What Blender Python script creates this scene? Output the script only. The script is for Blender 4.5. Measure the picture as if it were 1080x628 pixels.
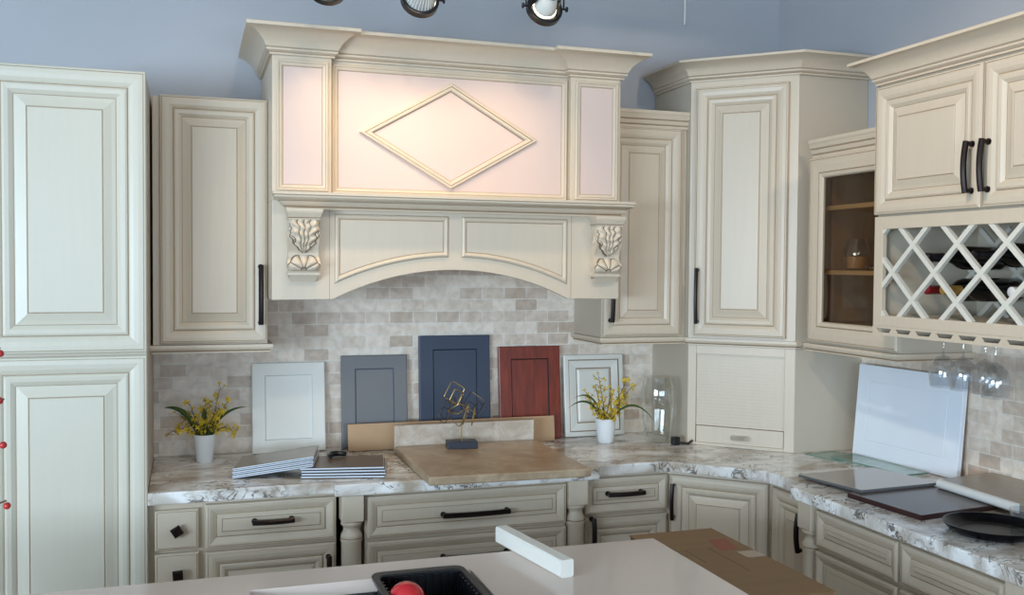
import bpy, math, random
from mathutils import Vector, Matrix
from math import sin, cos, pi, sqrt, atan2, radians as RAD

random.seed(7)
SC = bpy.context.scene
for o in list(bpy.data.objects):
    bpy.data.objects.remove(o)

# ------------------------------------------------------------------ camera
CX, CY, CZ = -1.0471, -3.9275, 1.6392
YAW, PIT, ROL, FPX = 0.3266, -0.0318, 0.0078, 1035.4394
Fv = Vector((sin(YAW) * cos(PIT), cos(YAW) * cos(PIT), sin(PIT)))
R0 = Vector((cos(YAW), -sin(YAW), 0)); U0 = R0.cross(Fv)
Rv = R0 * cos(ROL) + U0 * sin(ROL); Uv = -R0 * sin(ROL) + U0 * cos(ROL)
cam = bpy.data.cameras.new('camera'); camo = bpy.data.objects.new('camera', cam)
SC.collection.objects.link(camo)
mw = Matrix((Rv, Uv, -Fv)).transposed().to_4x4(); mw.translation = (CX, CY, CZ)
camo.matrix_world = mw
cam.sensor_width = 36; cam.lens = FPX / 1080 * 36
cam.shift_x = -10.58 / 1080; cam.shift_y = 0.6 / 1080
cam.clip_start = 0.05
SC.camera = camo

# ------------------------------------------------------------------ world, lights, exposure
SC.view_settings.view_transform = 'Standard'; SC.view_settings.look = 'None'
SC.view_settings.gamma = 1; SC.view_settings.use_curve_mapping = False
SC.view_settings.exposure = 0.34
try:
    SC.cycles.use_denoising = True
    SC.cycles.max_bounces = 8; SC.cycles.diffuse_bounces = 4; SC.cycles.transparent_max_bounces = 16
    SC.cycles.sample_clamp_indirect = 4
except Exception:
    pass
W = bpy.data.worlds.new('world'); SC.world = W; W.use_nodes = True
W.node_tree.nodes['Background'].inputs[0].default_value = (0.62, 0.78, 1.0, 1)
W.node_tree.nodes['Background'].inputs[1].default_value = 1.6

def area_light(name, loc, target, sx, sy, power, col):
    l = bpy.data.lights.new(name, 'AREA'); l.shape = 'RECTANGLE'; l.size = sx; l.size_y = sy
    l.energy = power; l.color = col
    o = bpy.data.objects.new(name, l); SC.collection.objects.link(o)
    o.location = loc
    o.rotation_euler = (Vector(target) - Vector(loc)).to_track_quat('-Z', 'Y').to_euler()
    return o

def spot_light(name, loc, target, power, col, ang, blend=0.5, rad=0.03):
    l = bpy.data.lights.new(name, 'SPOT'); l.energy = power; l.color = col
    l.spot_size = RAD(ang); l.spot_blend = blend; l.shadow_soft_size = rad
    o = bpy.data.objects.new(name, l); SC.collection.objects.link(o)
    o.location = loc
    o.rotation_euler = (Vector(target) - Vector(loc)).to_track_quat('-Z', 'Y').to_euler()
    return o

COOL = (0.63, 0.82, 1.0); WARM = (1.0, 0.75, 0.46); NEUT = (1.0, 0.83, 0.64)
# daylight through the shop windows behind and to the left of the camera
area_light('window_light_front', (-0.8, -7.35, 1.45), (-0.8, 0, 1.45), 4.6, 0.75, 80, COOL)
area_light('window_light_left', (-4.35, -4.6, 1.5), (-1.0, -0.8, 1.4), 2.8, 0.85, 185, COOL)
# ceiling spots of the showroom
for i, (x, tx, ty, tz) in enumerate(((-0.75, -0.80, -.3, 1.95), (-0.3, -0.1, -.5, 1.95), (0.9, 0.80, -.3, 2.0), (-0.5, 1.15, -1.5, 1.95))):
    spot_light('ceiling_spot', (x, -2.3, 3.08), (tx, ty, tz), (16, 13, 26, 58)[i], NEUT, 47, 0.75, 0.04)

# ------------------------------------------------------------------ materials
def lin(c):
    c = c / 255
    return c / 12.92 if c <= 0.04045 else ((c + 0.055) / 1.055) ** 2.4
def srgb(r, g, b): return (lin(r), lin(g), lin(b), 1)

def mat(name, col, rough=0.5, metal=0.0, spec=0.5, coat=0.0, noise=0.0, nscale=8.0, stretch=None, bump=0.0, emis=None):
    m = bpy.data.materials.new(name); m.use_nodes = True
    nt = m.node_tree; b = nt.nodes['Principled BSDF']
    b.inputs['Base Color'].default_value = col
    b.inputs['Roughness'].default_value = rough; b.inputs['Metallic'].default_value = metal
    b.inputs['Specular IOR Level'].default_value = spec
    b.inputs['Coat Weight'].default_value = coat; b.inputs['Coat Roughness'].default_value = 0.06
    if emis:
        b.inputs['Emission Color'].default_value = emis[0]; b.inputs['Emission Strength'].default_value = emis[1]
    if noise > 0 or bump > 0:
        tc = nt.nodes.new('ShaderNodeTexCoord'); mp = nt.nodes.new('ShaderNodeMapping')
        nt.links.new(tc.outputs['Object'], mp.inputs[0])
        if stretch: mp.inputs['Scale'].default_value = stretch
        n = nt.nodes.new('ShaderNodeTexNoise'); n.inputs['Scale'].default_value = nscale; n.inputs['Detail'].default_value = 4
        nt.links.new(mp.outputs[0], n.inputs['Vector'])
        if noise > 0:
            r = nt.nodes.new('ShaderNodeValToRGB')
            r.color_ramp.elements[0].color = tuple(max(0, c * (1 - noise)) for c in col[:3]) + (1,)
            r.color_ramp.elements[1].color = tuple(min(1, c * (1 + noise)) for c in col[:3]) + (1,)
            r.color_ramp.elements[0].position = 0.3; r.color_ramp.elements[1].position = 0.7
            nt.links.new(n.outputs['Fac'], r.inputs[0]); nt.links.new(r.outputs[0], b.inputs['Base Color'])
        if bump > 0:
            bp = nt.nodes.new('ShaderNodeBump'); bp.inputs['Strength'].default_value = bump; bp.inputs['Distance'].default_value = 0.003
            nt.links.new(n.outputs['Fac'], bp.inputs['Height']); nt.links.new(bp.outputs[0], b.inputs['Normal'])
    return m

CREAM = mat('cream_paint', srgb(206, 190, 168), 0.38, noise=0.015, nscale=3, stretch=(18, 18, 1.2))
PANTRYP = mat('window_lit_cream_paint', srgb(208, 200, 182), 0.36, noise=0.012, nscale=3, stretch=(18, 18, 1.2))  # cabinet cream made paler, the pantry's extra window light put into its colour
GLAZE = mat('brown_glaze', srgb(150, 124, 98), 0.5)
CARVEGLAZE = mat('carving_glaze', srgb(118, 96, 78), 0.5)
PINK = mat('pale_panel_paint', srgb(210, 188, 178), 0.42, noise=0.02, nscale=3)
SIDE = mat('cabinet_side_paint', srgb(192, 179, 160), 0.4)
BRONZE = mat('oil_rubbed_bronze', srgb(38, 28, 27), 0.32, 0.6)
BLACK = mat('black_plastic', srgb(16, 17, 20), 0.28)
BLACKG = mat('black_gloss', srgb(6, 7, 11), 0.22, spec=0.18)
WALLP = mat('blue_grey_wall_paint', srgb(176, 176, 180), 0.6, noise=0.02, nscale=1.5)
CEILP = mat('ceiling_white', srgb(225, 225, 222), 0.8)
FLOORM = mat('floor_vinyl', srgb(140, 120, 100), 0.4, noise=0.15, nscale=5, stretch=(1, 8, 1))
STEEL = mat('brushed_steel', srgb(120, 120, 122), 0.3, 1.0)
WHITEQ = mat('white_quartz', srgb(214, 194, 180), 0.14, noise=0.02, nscale=3)
WHITEP = mat('white_paint', srgb(228, 223, 212), 0.35)
WHITEG = mat('white_gloss_lacquer', srgb(228, 234, 242), 0.06, coat=0.6)
POTW = mat('white_ceramic', srgb(232, 232, 230), 0.25)
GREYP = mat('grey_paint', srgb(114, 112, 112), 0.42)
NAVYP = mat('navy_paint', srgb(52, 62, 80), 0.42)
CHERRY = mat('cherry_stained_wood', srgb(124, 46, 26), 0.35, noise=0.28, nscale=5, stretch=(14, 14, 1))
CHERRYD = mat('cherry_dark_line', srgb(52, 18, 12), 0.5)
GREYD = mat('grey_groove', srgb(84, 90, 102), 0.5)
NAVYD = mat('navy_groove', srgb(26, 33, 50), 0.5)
WHITED = mat('white_groove', srgb(218, 219, 216), 0.5)
TANB = mat('tan_hardboard', srgb(188, 152, 116), 0.7, noise=0.05, nscale=6)
KRAFT = mat('kraft_cardboard', srgb(140, 108, 74), 0.75, noise=0.06, nscale=4, stretch=(1, 8, 1))
REDINK = mat('red_print', srgb(150, 84, 62), 0.7)
INK = mat('dark_print', srgb(112, 84, 56), 0.7)
TAPE = mat('clear_packing_tape', srgb(150, 122, 92), 0.25)
GOLD = mat('antique_gold', srgb(198, 168, 110), 0.3, 0.9)
DARKGOLD = mat('dark_gold', srgb(86, 66, 44), 0.35, 0.8)
NAVYB = mat('navy_block', srgb(30, 34, 48), 0.4)
LEAF = mat('leaf_green', srgb(62, 82, 34), 0.5, noise=0.2, nscale=20)
TWIG = mat('twig_brown', srgb(74, 56, 36), 0.7)
YELLOW = mat('yellow_petals', srgb(208, 176, 44), 0.6, noise=0.15, nscale=40)
SAMPLETOP = mat('sample_board_face', srgb(134, 126, 118), 0.22, noise=0.12, nscale=6)
SAMPLETOP2 = mat('sample_board_brown', srgb(104, 88, 74), 0.35, noise=0.1, nscale=6, stretch=(1, 8, 1))
SAMPLEEDGE = mat('sample_board_edge', srgb(206, 212, 220), 0.45)
SAMPLEDARK = mat('sample_board_gap_shade', srgb(58, 60, 66), 0.5)
LAMGREY = mat('grey_gloss_laminate', srgb(176, 168, 160), 0.1)
LAMDARK = mat('dark_brown_laminate', srgb(84, 70, 66), 0.22, noise=0.1, nscale=6, stretch=(1, 10, 1))
LAMEDGE = mat('dark_red_edge', srgb(48, 20, 20), 0.4)
GREYEDGE = mat('grey_edge', srgb(92, 92, 94), 0.4)
LAMTOP = mat('taupe_laminate', srgb(146, 134, 120), 0.3, noise=0.06, nscale=30)
LAMLIP = mat('pale_rolled_edge', srgb(214, 214, 210), 0.3)
REDG = mat('red_gloss', srgb(190, 16, 28), 0.1, coat=0.5)
REDB = mat('red_berry', srgb(170, 40, 34), 0.3)
WOODIN = mat('cabinet_inside_wood', srgb(150, 120, 92), 0.5, noise=0.1, nscale=4, stretch=(10, 10, 1))
SHELFW = mat('shelf_wood', srgb(196, 164, 120), 0.5)
WAX = mat('amber_wax', srgb(214, 158, 92), 0.5)
BOTTLEG = mat('dark_bottle_glass', srgb(14, 16, 16), 0.06)
CAPG = mat('gold_capsule', srgb(196, 160, 84), 0.35, 0.6)
CAPR = mat('red_capsule', srgb(140, 24, 30), 0.3)
CAPW = mat('white_capsule', srgb(220, 216, 214), 0.35)
CAPB = mat('black_capsule', srgb(26, 24, 28), 0.3)
LABELR = mat('red_bottle_label', srgb(150, 40, 40), 0.5)
LATT = mat('lattice_paint', srgb(216, 211, 198), 0.4)
WINEIN = mat('wine_rack_inside', srgb(202, 192, 174), 0.5)
LAMPGLASS = mat('reflector_lamp_silver', srgb(222, 226, 230), 0.12, 0.55)
LAMPWHITE = mat('lamp_glass_white', srgb(236, 232, 222), 0.2)
LAMPGLOW = mat('lamp_glow', (1, 0.9, 0.7, 1), 0.3, emis=((1, 0.86, 0.6, 1), 6))
RODM = mat('grey_rod', srgb(150, 156, 162), 0.4, 0.5)
ALU = mat('window_frame_aluminium', srgb(90, 92, 96), 0.4, 0.6)

def thin_glass(name, tint, f0=0.05, f1=0.55, power=3.5, rough=0.02):
    """clear sheet: transparent, with a mirror share that grows towards grazing angles the same on both faces"""
    m = bpy.data.materials.new(name); m.use_nodes = True
    nt = m.node_tree; nt.nodes.clear(); N = nt.nodes.new; L = nt.links.new
    out = N('ShaderNodeOutputMaterial'); mix = N('ShaderNodeMixShader')
    tr = N('ShaderNodeBsdfTransparent'); tr.inputs[0].default_value = tint
    g = N('ShaderNodeBsdfGlossy'); g.inputs['Roughness'].default_value = rough; g.inputs[0].default_value = (1, 1, 1, 1)
    lw = N('ShaderNodeLayerWeight'); lw.inputs['Blend'].default_value = 0.5
    pw = N('ShaderNodeMath'); pw.operation = 'POWER'; pw.inputs[1].default_value = power; L(lw.outputs['Facing'], pw.inputs[0])
    mr = N('ShaderNodeMapRange'); mr.inputs[3].default_value = f0; mr.inputs[4].default_value = f1; L(pw.outputs[0], mr.inputs[0])
    L(mr.outputs[0], mix.inputs[0]); L(tr.outputs[0], mix.inputs[1]); L(g.outputs[0], mix.inputs[2]); L(mix.outputs[0], out.inputs[0])
    return m
CLEAR = thin_glass('clear_glass', (0.95, 0.955, 0.945, 1), 0.05, 0.65, 2.6)
CLEARW = thin_glass('wine_glass_crystal', (0.91, 0.92, 0.93, 1), 0.07, 0.65, 2.6)
SMOKE = thin_glass('cabinet_door_glass', (0.80, 0.75, 0.68, 1), 0.03, 0.20, 4)
GREENG = thin_glass('green_edge_glass', (0.80, 0.89, 0.85, 1), 0.10, 0.5, 2.5)

def stone_tile():
    m = bpy.data.materials.new('travertine_tile'); m.use_nodes = True
    nt = m.node_tree; b = nt.nodes['Principled BSDF']; N = nt.nodes.new; L = nt.links.new
    tc = N('ShaderNodeTexCoord'); sx = N('ShaderNodeSeparateXYZ'); L(tc.outputs['Object'], sx.inputs[0])
    ad = N('ShaderNodeMath'); ad.operation = 'ADD'; L(sx.outputs[0], ad.inputs[0]); L(sx.outputs[1], ad.inputs[1])
    cb = N('ShaderNodeCombineXYZ'); L(ad.outputs[0], cb.inputs[0]); L(sx.outputs[2], cb.inputs[1])
    br = N('ShaderNodeTexBrick'); L(cb.outputs[0], br.inputs['Vector'])
    br.inputs['Scale'].default_value = 1; br.inputs['Brick Width'].default_value = 0.097; br.inputs['Row Height'].default_value = 0.0485
    br.inputs['Mortar Size'].default_value = 0.0024; br.inputs['Mortar Smooth'].default_value = 0.3
    br.inputs['Bias'].default_value = -0.30
    br.inputs['Color1'].default_value = srgb(246, 232, 216); br.inputs['Color2'].default_value = srgb(188, 163, 142)
    br.inputs['Mortar'].default_value = srgb(240, 233, 222)
    n = N('ShaderNodeTexNoise'); n.inputs['Scale'].default_value = 30; n.inputs['Detail'].default_value = 7; n.inputs['Distortion'].default_value = 0.5
    L(cb.outputs[0], n.inputs['Vector'])
    r = N('ShaderNodeValToRGB'); r.color_ramp.elements[0].position = 0.32; r.color_ramp.elements[1].position = 0.68
    r.color_ramp.elements[0].color = srgb(214, 202, 190); r.color_ramp.elements[1].color = (1, 1, 1, 1)
    L(n.outputs['Fac'], r.inputs[0])
    mx = N('ShaderNodeMix'); mx.data_type = 'RGBA'; mx.blend_type = 'MULTIPLY'; mx.inputs[0].default_value = 0.6
    L(br.outputs['Color'], mx.inputs[6]); L(r.outputs[0], mx.inputs[7]); L(mx.outputs[2], b.inputs['Base Color'])
    b.inputs['Roughness'].default_value = 0.5
    bp = N('ShaderNodeBump'); bp.inputs['Strength'].default_value = 0.25; bp.inputs['Distance'].default_value = 0.0015; bp.invert = True
    L(br.outputs['Fac'], bp.inputs['Height']); L(bp.outputs[0], b.inputs['Normal'])
    return m
TILE = stone_tile()

def granite():
    m = bpy.data.materials.new('veined_stone'); m.use_nodes = True
    nt = m.node_tree; b = nt.nodes['Principled BSDF']; N = nt.nodes.new; L = nt.links.new
    tc = N('ShaderNodeTexCoord')
    mp = N('ShaderNodeMapping'); mp.inputs['Scale'].default_value = (1, 1.5, 1.3); mp.inputs['Rotation'].default_value = (0, 0, .3); L(tc.outputs['Object'], mp.inputs[0])
    n0 = N('ShaderNodeTexNoise'); n0.inputs['Scale'].default_value = 5.0; n0.inputs['Detail'].default_value = 5; n0.inputs['Distortion'].default_value = 1.0
    L(mp.outputs[0], n0.inputs['Vector'])
    base = N('ShaderNodeValToRGB')
    base.color_ramp.elements[0].position = 0.36; base.color_ramp.elements[0].color = srgb(176, 160, 142)
    base.color_ramp.elements[1].position = 0.60; base.color_ramp.elements[1].color = srgb(244, 241, 237)
    L(n0.outputs['Fac'], base.inputs[0])
    cur = base.outputs[0]
    for (sc_, dist, w0, w1, gs, g0, g1, amt, col) in ((13, 1.8, .012, .040, 8, .48, .56, .9, srgb(96, 84, 76)), (24, 1.2, .010, .05, 12, .52, .62, .6, srgb(132, 116, 100))):
        n1 = N('ShaderNodeTexNoise'); n1.inputs['Scale'].default_value = sc_; n1.inputs['Detail'].default_value = 4; n1.inputs['Distortion'].default_value = dist
        L(mp.outputs[0], n1.inputs['Vector'])
        v = N('ShaderNodeMath'); v.operation = 'SUBTRACT'; v.inputs[1].default_value = 0.53; L(n1.outputs['Fac'], v.inputs[0])
        a = N('ShaderNodeMath'); a.operation = 'ABSOLUTE'; L(v.outputs[0], a.inputs[0])
        vr = N('ShaderNodeMapRange'); vr.inputs[1].default_value = w0; vr.inputs[2].default_value = w1; vr.inputs[3].default_value = 1; vr.inputs[4].default_value = 0
        L(a.outputs[0], vr.inputs[0])
        n2 = N('ShaderNodeTexNoise'); n2.inputs['Scale'].default_value = gs; L(mp.outputs[0], n2.inputs['Vector'])
        gate = N('ShaderNodeMapRange'); gate.inputs[1].default_value = g0; gate.inputs[2].default_value = g1; L(n2.outputs['Fac'], gate.inputs[0])
        mu = N('ShaderNodeMath'); mu.operation = 'MULTIPLY'; L(vr.outputs[0], mu.inputs[0]); L(gate.outputs[0], mu.inputs[1])
        mu2 = N('ShaderNodeMath'); mu2.operation = 'MULTIPLY'; mu2.inputs[1].default_value = amt; L(mu.outputs[0], mu2.inputs[0])
        mx = N('ShaderNodeMix'); mx.data_type = 'RGBA'; mx.inputs[7].default_value = col
        L(mu2.outputs[0], mx.inputs[0]); L(cur, mx.inputs[6]); cur = mx.outputs[2]
    L(cur, b.inputs['Base Color']); b.inputs['Roughness'].default_value = 0.16
    return m
GRANITE = granite()

def slate(name, c1, c2, rough, scale):
    m = bpy.data.materials.new(name); m.use_nodes = True
    nt = m.node_tree; b = nt.nodes['Principled BSDF']; N = nt.nodes.new; L = nt.links.new
    tc = N('ShaderNodeTexCoord'); n1 = N('ShaderNodeTexNoise'); n1.inputs['Scale'].default_value = scale
    n1.inputs['Detail'].default_value = 8; n1.inputs['Roughness'].default_value = 0.7; n1.inputs['Distortion'].default_value = 0.8
    L(tc.outputs['Object'], n1.inputs['Vector'])
    r = N('ShaderNodeValToRGB'); r.color_ramp.elements[0].position = 0.35; r.color_ramp.elements[1].position = 0.66
    r.color_ramp.elements[0].color = c1; r.color_ramp.elements[1].color = c2
    L(n1.outputs['Fac'], r.inputs[0]); L(r.outputs[0], b.inputs['Base Color']); b.inputs['Roughness'].default_value = rough
    return m
MARBLED = slate('marbled_taupe_laminate', srgb(146, 120, 92), srgb(182, 160, 132), 0.34, 9)
MARBLEDP = slate('marbled_pale_laminate', srgb(176, 156, 134), srgb(214, 200, 184), 0.34, 12)

# ------------------------------------------------------------------ mesh helpers
class MB:
    def __init__(s): s.v = []; s.f = []; s.m = []; s.T = None
    def add(s, vs, fs, mi=0):
        b = len(s.v)
        for p in vs:
            p = Vector(p)
            s.v.append(s.T @ p if s.T else p)
        for k, f in enumerate(fs):
            s.f.append([b + i for i in f]); s.m.append(mi[k] if isinstance(mi, list) else mi)
    def box(s, x0, x1, y0, y1, z0, z1, mi=0):
        s.add([(x0, y0, z0), (x1, y0, z0), (x1, y1, z0), (x0, y1, z0), (x0, y0, z1), (x1, y0, z1), (x1, y1, z1), (x0, y1, z1)],
              [(3, 2, 1, 0), (4, 5, 6, 7), (0, 1, 5, 4), (1, 2, 6, 5), (2, 3, 7, 6), (3, 0, 4, 7)], mi)
    def prism(s, poly, z0, z1, mi=0):            # polygon in xy, counter-clockwise
        n = len(poly)
        s.add([(p[0], p[1], z0) for p in poly] + [(p[0], p[1], z1) for p in poly],
              [tuple(reversed(range(n))), tuple(range(n, 2 * n))] + [(i, (i + 1) % n, n + (i + 1) % n, n + i) for i in range(n)], mi)
    def prism_y(s, poly, y0, y1, mi=0):          # polygon in xz, counter-clockwise seen from -y; y0 is the front
        n = len(poly)
        s.add([(p[0], y0, p[1]) for p in poly] + [(p[0], y1, p[1]) for p in poly],
              [tuple(range(n)), tuple(reversed(range(n, 2 * n)))] + [(i, n + i, n + (i + 1) % n, (i + 1) % n) for i in range(n)], mi)
    def rings(s, poly, rings, y0, cap=True, back=None):
        """nested mitred outlines (inset, height, material) of a polygon in xz, counter-clockwise seen from -y"""
        n = len(poly); P = [Vector((p[0], p[1])) for p in poly]; M = []
        for i in range(n):
            a = (P[i] - P[i - 1]).normalized(); b = (P[(i + 1) % n] - P[i]).normalized()
            na = Vector((-a.y, a.x)); nb = Vector((-b.y, b.x))
            M.append((na + nb) / max(0.2, 1 + na.dot(nb)))
        vs = []; fs = []; mi = []
        for (d, t, m_) in rings:
            vs += [(P[i].x + M[i].x * d, y0 - t, P[i].y + M[i].y * d) for i in range(n)]
        for k in range(1, len(rings)):
            for i in range(n):
                j = (i + 1) % n; A = (k - 1) * n; B = k * n
                fs.append((A + i, A + j, B + j, B + i)); mi.append(rings[k][2])
        if cap:
            B = (len(rings) - 1) * n
            fs.append(tuple(range(B, B + n))); mi.append(rings[-1][2] if back is None else back)
        if cap: fs.append(tuple(reversed(range(n)))); mi.append(0)
        s.add(vs, fs, mi)
    def tube(s, pts, r, n=8, mi=0, cap=True, up=None):
        pts = [Vector(p) for p in pts]; k = len(pts)
        rs = r if isinstance(r, (list, tuple)) else [r] * k
        vs = []; prev = None
        for i, p in enumerate(pts):
            t = (pts[min(i + 1, k - 1)] - pts[max(i - 1, 0)]).normalized()
            if prev is None:
                a = Vector(up) if up else (Vector((0, 0, 1)) if abs(t.z) < 0.9 else Vector((1, 0, 0)))
                u = (a - t * a.dot(t)).normalized()
            else:
                u = (prev - t * prev.dot(t)).normalized()
            prev = u; w = t.cross(u)
            for j in range(n):
                an = 2 * pi * (j + 0.5) / n
                vs.append(p + (u * cos(an) + w * sin(an)) * rs[i])
        fs = [(i * n + j, i * n + (j + 1) % n, (i + 1) * n + (j + 1) % n, (i + 1) * n + j) for i in range(k - 1) for j in range(n)]
        if cap:
            fs += [tuple(reversed(range(n))), tuple(range((k - 1) * n, k * n))]
        s.add(vs, fs, mi)
    def lathe(s, prof, n=24, mi=0, M=None, squash=(1, 1)):
        vs = []; k = len(prof)
        for (r, z) in prof:
            for j in range(n):
                a = 2 * pi * j / n
                p = Vector((r * cos(a) * squash[0], r * sin(a) * squash[1], z))
                vs.append(M @ p if M else p)
        fs = [(i * n + j, i * n + (j + 1) % n, (i + 1) * n + (j + 1) % n, (i + 1) * n + j) for i in range(k - 1) for j in range(n)]
        mm = [mi[i] if isinstance(mi, list) else mi for i in range(k - 1) for j in range(n)]
        if prof[0][0] > 1e-5: fs.append(tuple(reversed(range(n)))); mm.append(mm[0])
        if prof[-1][0] > 1e-5: fs.append(tuple(range((k - 1) * n, k * n))); mm.append(mm[-2])
        s.add(vs, fs, mm)
    def sphere(s, c, r, n=12, mi=0):
        prof = [(max(1e-6, r * sin(pi * i / n)), -r * cos(pi * i / n)) for i in range(n + 1)]
        s.lathe(prof, 2 * n, mi, Matrix.Translation(Vector(c)))
    def sweep(s, path, prof, mi=0, z=0.0):
        """moulding profile [(out, up)] swept along a horizontal polyline with mitred corners; out is to the right of travel"""
        P = [Vector(p[:2]) for p in path]; k = len(P); vs = []; n = len(prof)
        for i in range(k):
            d0 = (P[i] - P[i - 1]).normalized() if i else (P[1] - P[0]).normalized()
            d1 = (P[i + 1] - P[i]).normalized() if i < k - 1 else d0
            n0 = Vector((d0.y, -d0.x)); n1 = Vector((d1.y, -d1.x))
            m_ = (n0 + n1) / (1 + n0.dot(n1))
            for q in prof:
                vs.append((P[i].x + m_.x * q[0], P[i].y + m_.y * q[0], z + q[1]))
        fs = []; mm = []
        for i in range(k - 1):
            for j in range(n - 1):
                fs.append((i * n + j, (i + 1) * n + j, (i + 1) * n + j + 1, i * n + j + 1))
                mm.append(prof[j + 1][2] if len(prof[j + 1]) > 2 else mi)
            fs.append((i * n + n - 1, (i + 1) * n + n - 1, (i + 1) * n, i * n)); mm.append(mi)
        fs += [tuple(range(n)), tuple(reversed(range((k - 1) * n, k * n)))]; mm += [mi, mi]
        s.add(vs, fs, mm)
    def build(s, name, mats, parent=None, smooth=False, bevel=0.0, loc=None):
        me = bpy.data.meshes.new(name); me.from_pydata([tuple(p) for p in s.v], [], s.f)
        if not isinstance(mats, (list, tuple)): mats = [mats]
        for m_ in mats: me.materials.append(m_)
        for p, i in zip(me.polygons, s.m): p.material_index = min(i, len(mats) - 1)
        import bmesh
        bm = bmesh.new(); bm.from_mesh(me); bmesh.ops.recalc_face_normals(bm, faces=bm.faces); bm.to_mesh(me); bm.free()
        if smooth:
            for p in me.polygons: p.use_smooth = True
            try: me.set_sharp_from_angle(angle=RAD(40 if smooth is True else smooth))
            except Exception: pass
        o = bpy.data.objects.new(name, me); SC.collection.objects.link(o)
        if parent: o.parent = parent
        if loc: o.location = loc
        if bevel:
            b = o.modifiers.new('bevel', 'BEVEL'); b.width = bevel; b.segments = 2; b.limit_method = 'ANGLE'; b.angle_limit = RAD(40)
        return o

def thing(name, label, cat, loc=(0, 0, 0), rz=0.0, group=None):
    o = bpy.data.objects.new(name, None); SC.collection.objects.link(o); o.empty_display_size = 0.05
    o.location = loc; o.rotation_euler = (0, 0, rz); tag(o, label, cat, group); return o
def tag(o, label, cat, group=None):
    o['label'] = label; o['category'] = cat
    if group: o['group'] = group
    return o
def struct(o, label=None):
    o['kind'] = 'structure'
    if label: o['label'] = label
    return o
def rect(x0, x1, z0, z1): return [(x0, z0), (x1, z0), (x1, z1), (x0, z1)]

# ------------------------------------------------------------------ cabinet fronts
def door_rings(s=1.0):
    g = 1
    return [(0, 0, 0), (0, .016, 0), (.003, .0205, 0), (.0065 * s, .0215, 0), (.0075 * s, .0195, g), (.009 * s, .0208, 0),
            (.020 * s, .0215, 0), (.032 * s, .0195, 0), (.041 * s, .0150, 0), (.0440 * s, .0115, 0), (.0456 * s, .0115, g), (.0475 * s, .0160, 0),
            (.052 * s, .0180, 0), (.062 * s, .0165, 0), (.070 * s, .0105, 0), (.0725 * s, .0080, 0), (.0740 * s, .0080, g), (.076 * s, .0090, 0),
            (.084 * s, .0110, 0), (.102 * s, .0180, 0), (.1035 * s, .0160, 0), (.1052 * s, .0160, g), (.107 * s, .0185, 0)]
def drawer_rings(s=1.0):
    g = 1
    return [(0, 0, 0), (0, .016, 0), (.003, .0205, 0), (.007 * s, .0215, 0), (.008 * s, .0195, g), (.010 * s, .0208, 0),
            (.016 * s, .0195, 0), (.026 * s, .0145, 0), (.034 * s, .0095, 0), (.0355 * s, .0085, g), (.038 * s, .0135, 0),
            (.050 * s, .0145, 0), (.0505 * s, .0120, 0), (.0520 * s, .0120, g), (.054 * s, .0145, 0)]
def front(name, parent, x0, x1, z0, z1, y, rings, mats=None, label=None):
    mb = MB(); mb.rings(rect(x0, x1, z0, z1), rings, y)
    o = mb.build(name, mats or [CREAM, GLAZE], parent)
    return o
def pull(parent, cx, cz, y, L, vertical, name='handle'):
    """arched bar pull standing on two feet, on a front whose face is at y (pointing -y)"""
    mb = MB(); pts = []; h = L / 2
    for i in range(13):
        t = -1 + 2 * i / 12
        pts.append((t * h * 0.98, y - 0.024 - 0.008 * (1 - t * t)))
    P = [((cx, p[1], cz + p[0]) if vertical else (cx + p[0], p[1], cz)) for p in pts]
    mb.tube(P, 0.0092, 8, up=(0, 1, 0))
    for sgn in (-1, 1):
        e = sgn * (h - 0.008)
        q = (cx, cz + e) if vertical else (cx + e, cz)
        mb.tube([(q[0], y + 0.001, q[1]), (q[0], y - 0.026, q[1])], 0.0068, 8)
        mb.tube([(q[0], y + 0.0005, q[1]), (q[0], y - 0.004, q[1])], 0.0095, 10)
    return mb.build(name, BRONZE, parent, smooth=True)
def carcass(parent, x0, x1, depth, z0, z1, face=None, name='carcass', t=0.018):
    """closed cabinet box with a face frame; front face plane at y = -depth"""
    mb = MB()
    mb.box(x0, x1, -depth, -.004, z0, z1)
    return mb.build(name, face or CREAM, parent, bevel=0.0015)

# ------------------------------------------------------------------ room shell
RW = 1.5163            # right wall
XP = -1.176            # right side of pantry
def slab_struct(name, *b, m=WALLP):
    mb = MB(); mb.box(*b); return struct(mb.build(name, m))
slab_struct('floor', -4.6, RW + .1, -7.7, .1, -0.05, 0, m=FLOORM)
slab_struct('ceiling', -4.6, RW + .1, -7.7, .1, 3.2, 3.25, m=CEILP)
slab_struct('wall_back', -4.6, RW + .1, 0, .1, 0, 3.2)
slab_struct('wall_right', RW, RW + .1, -7.7, 0, 0, 3.2)
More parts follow.
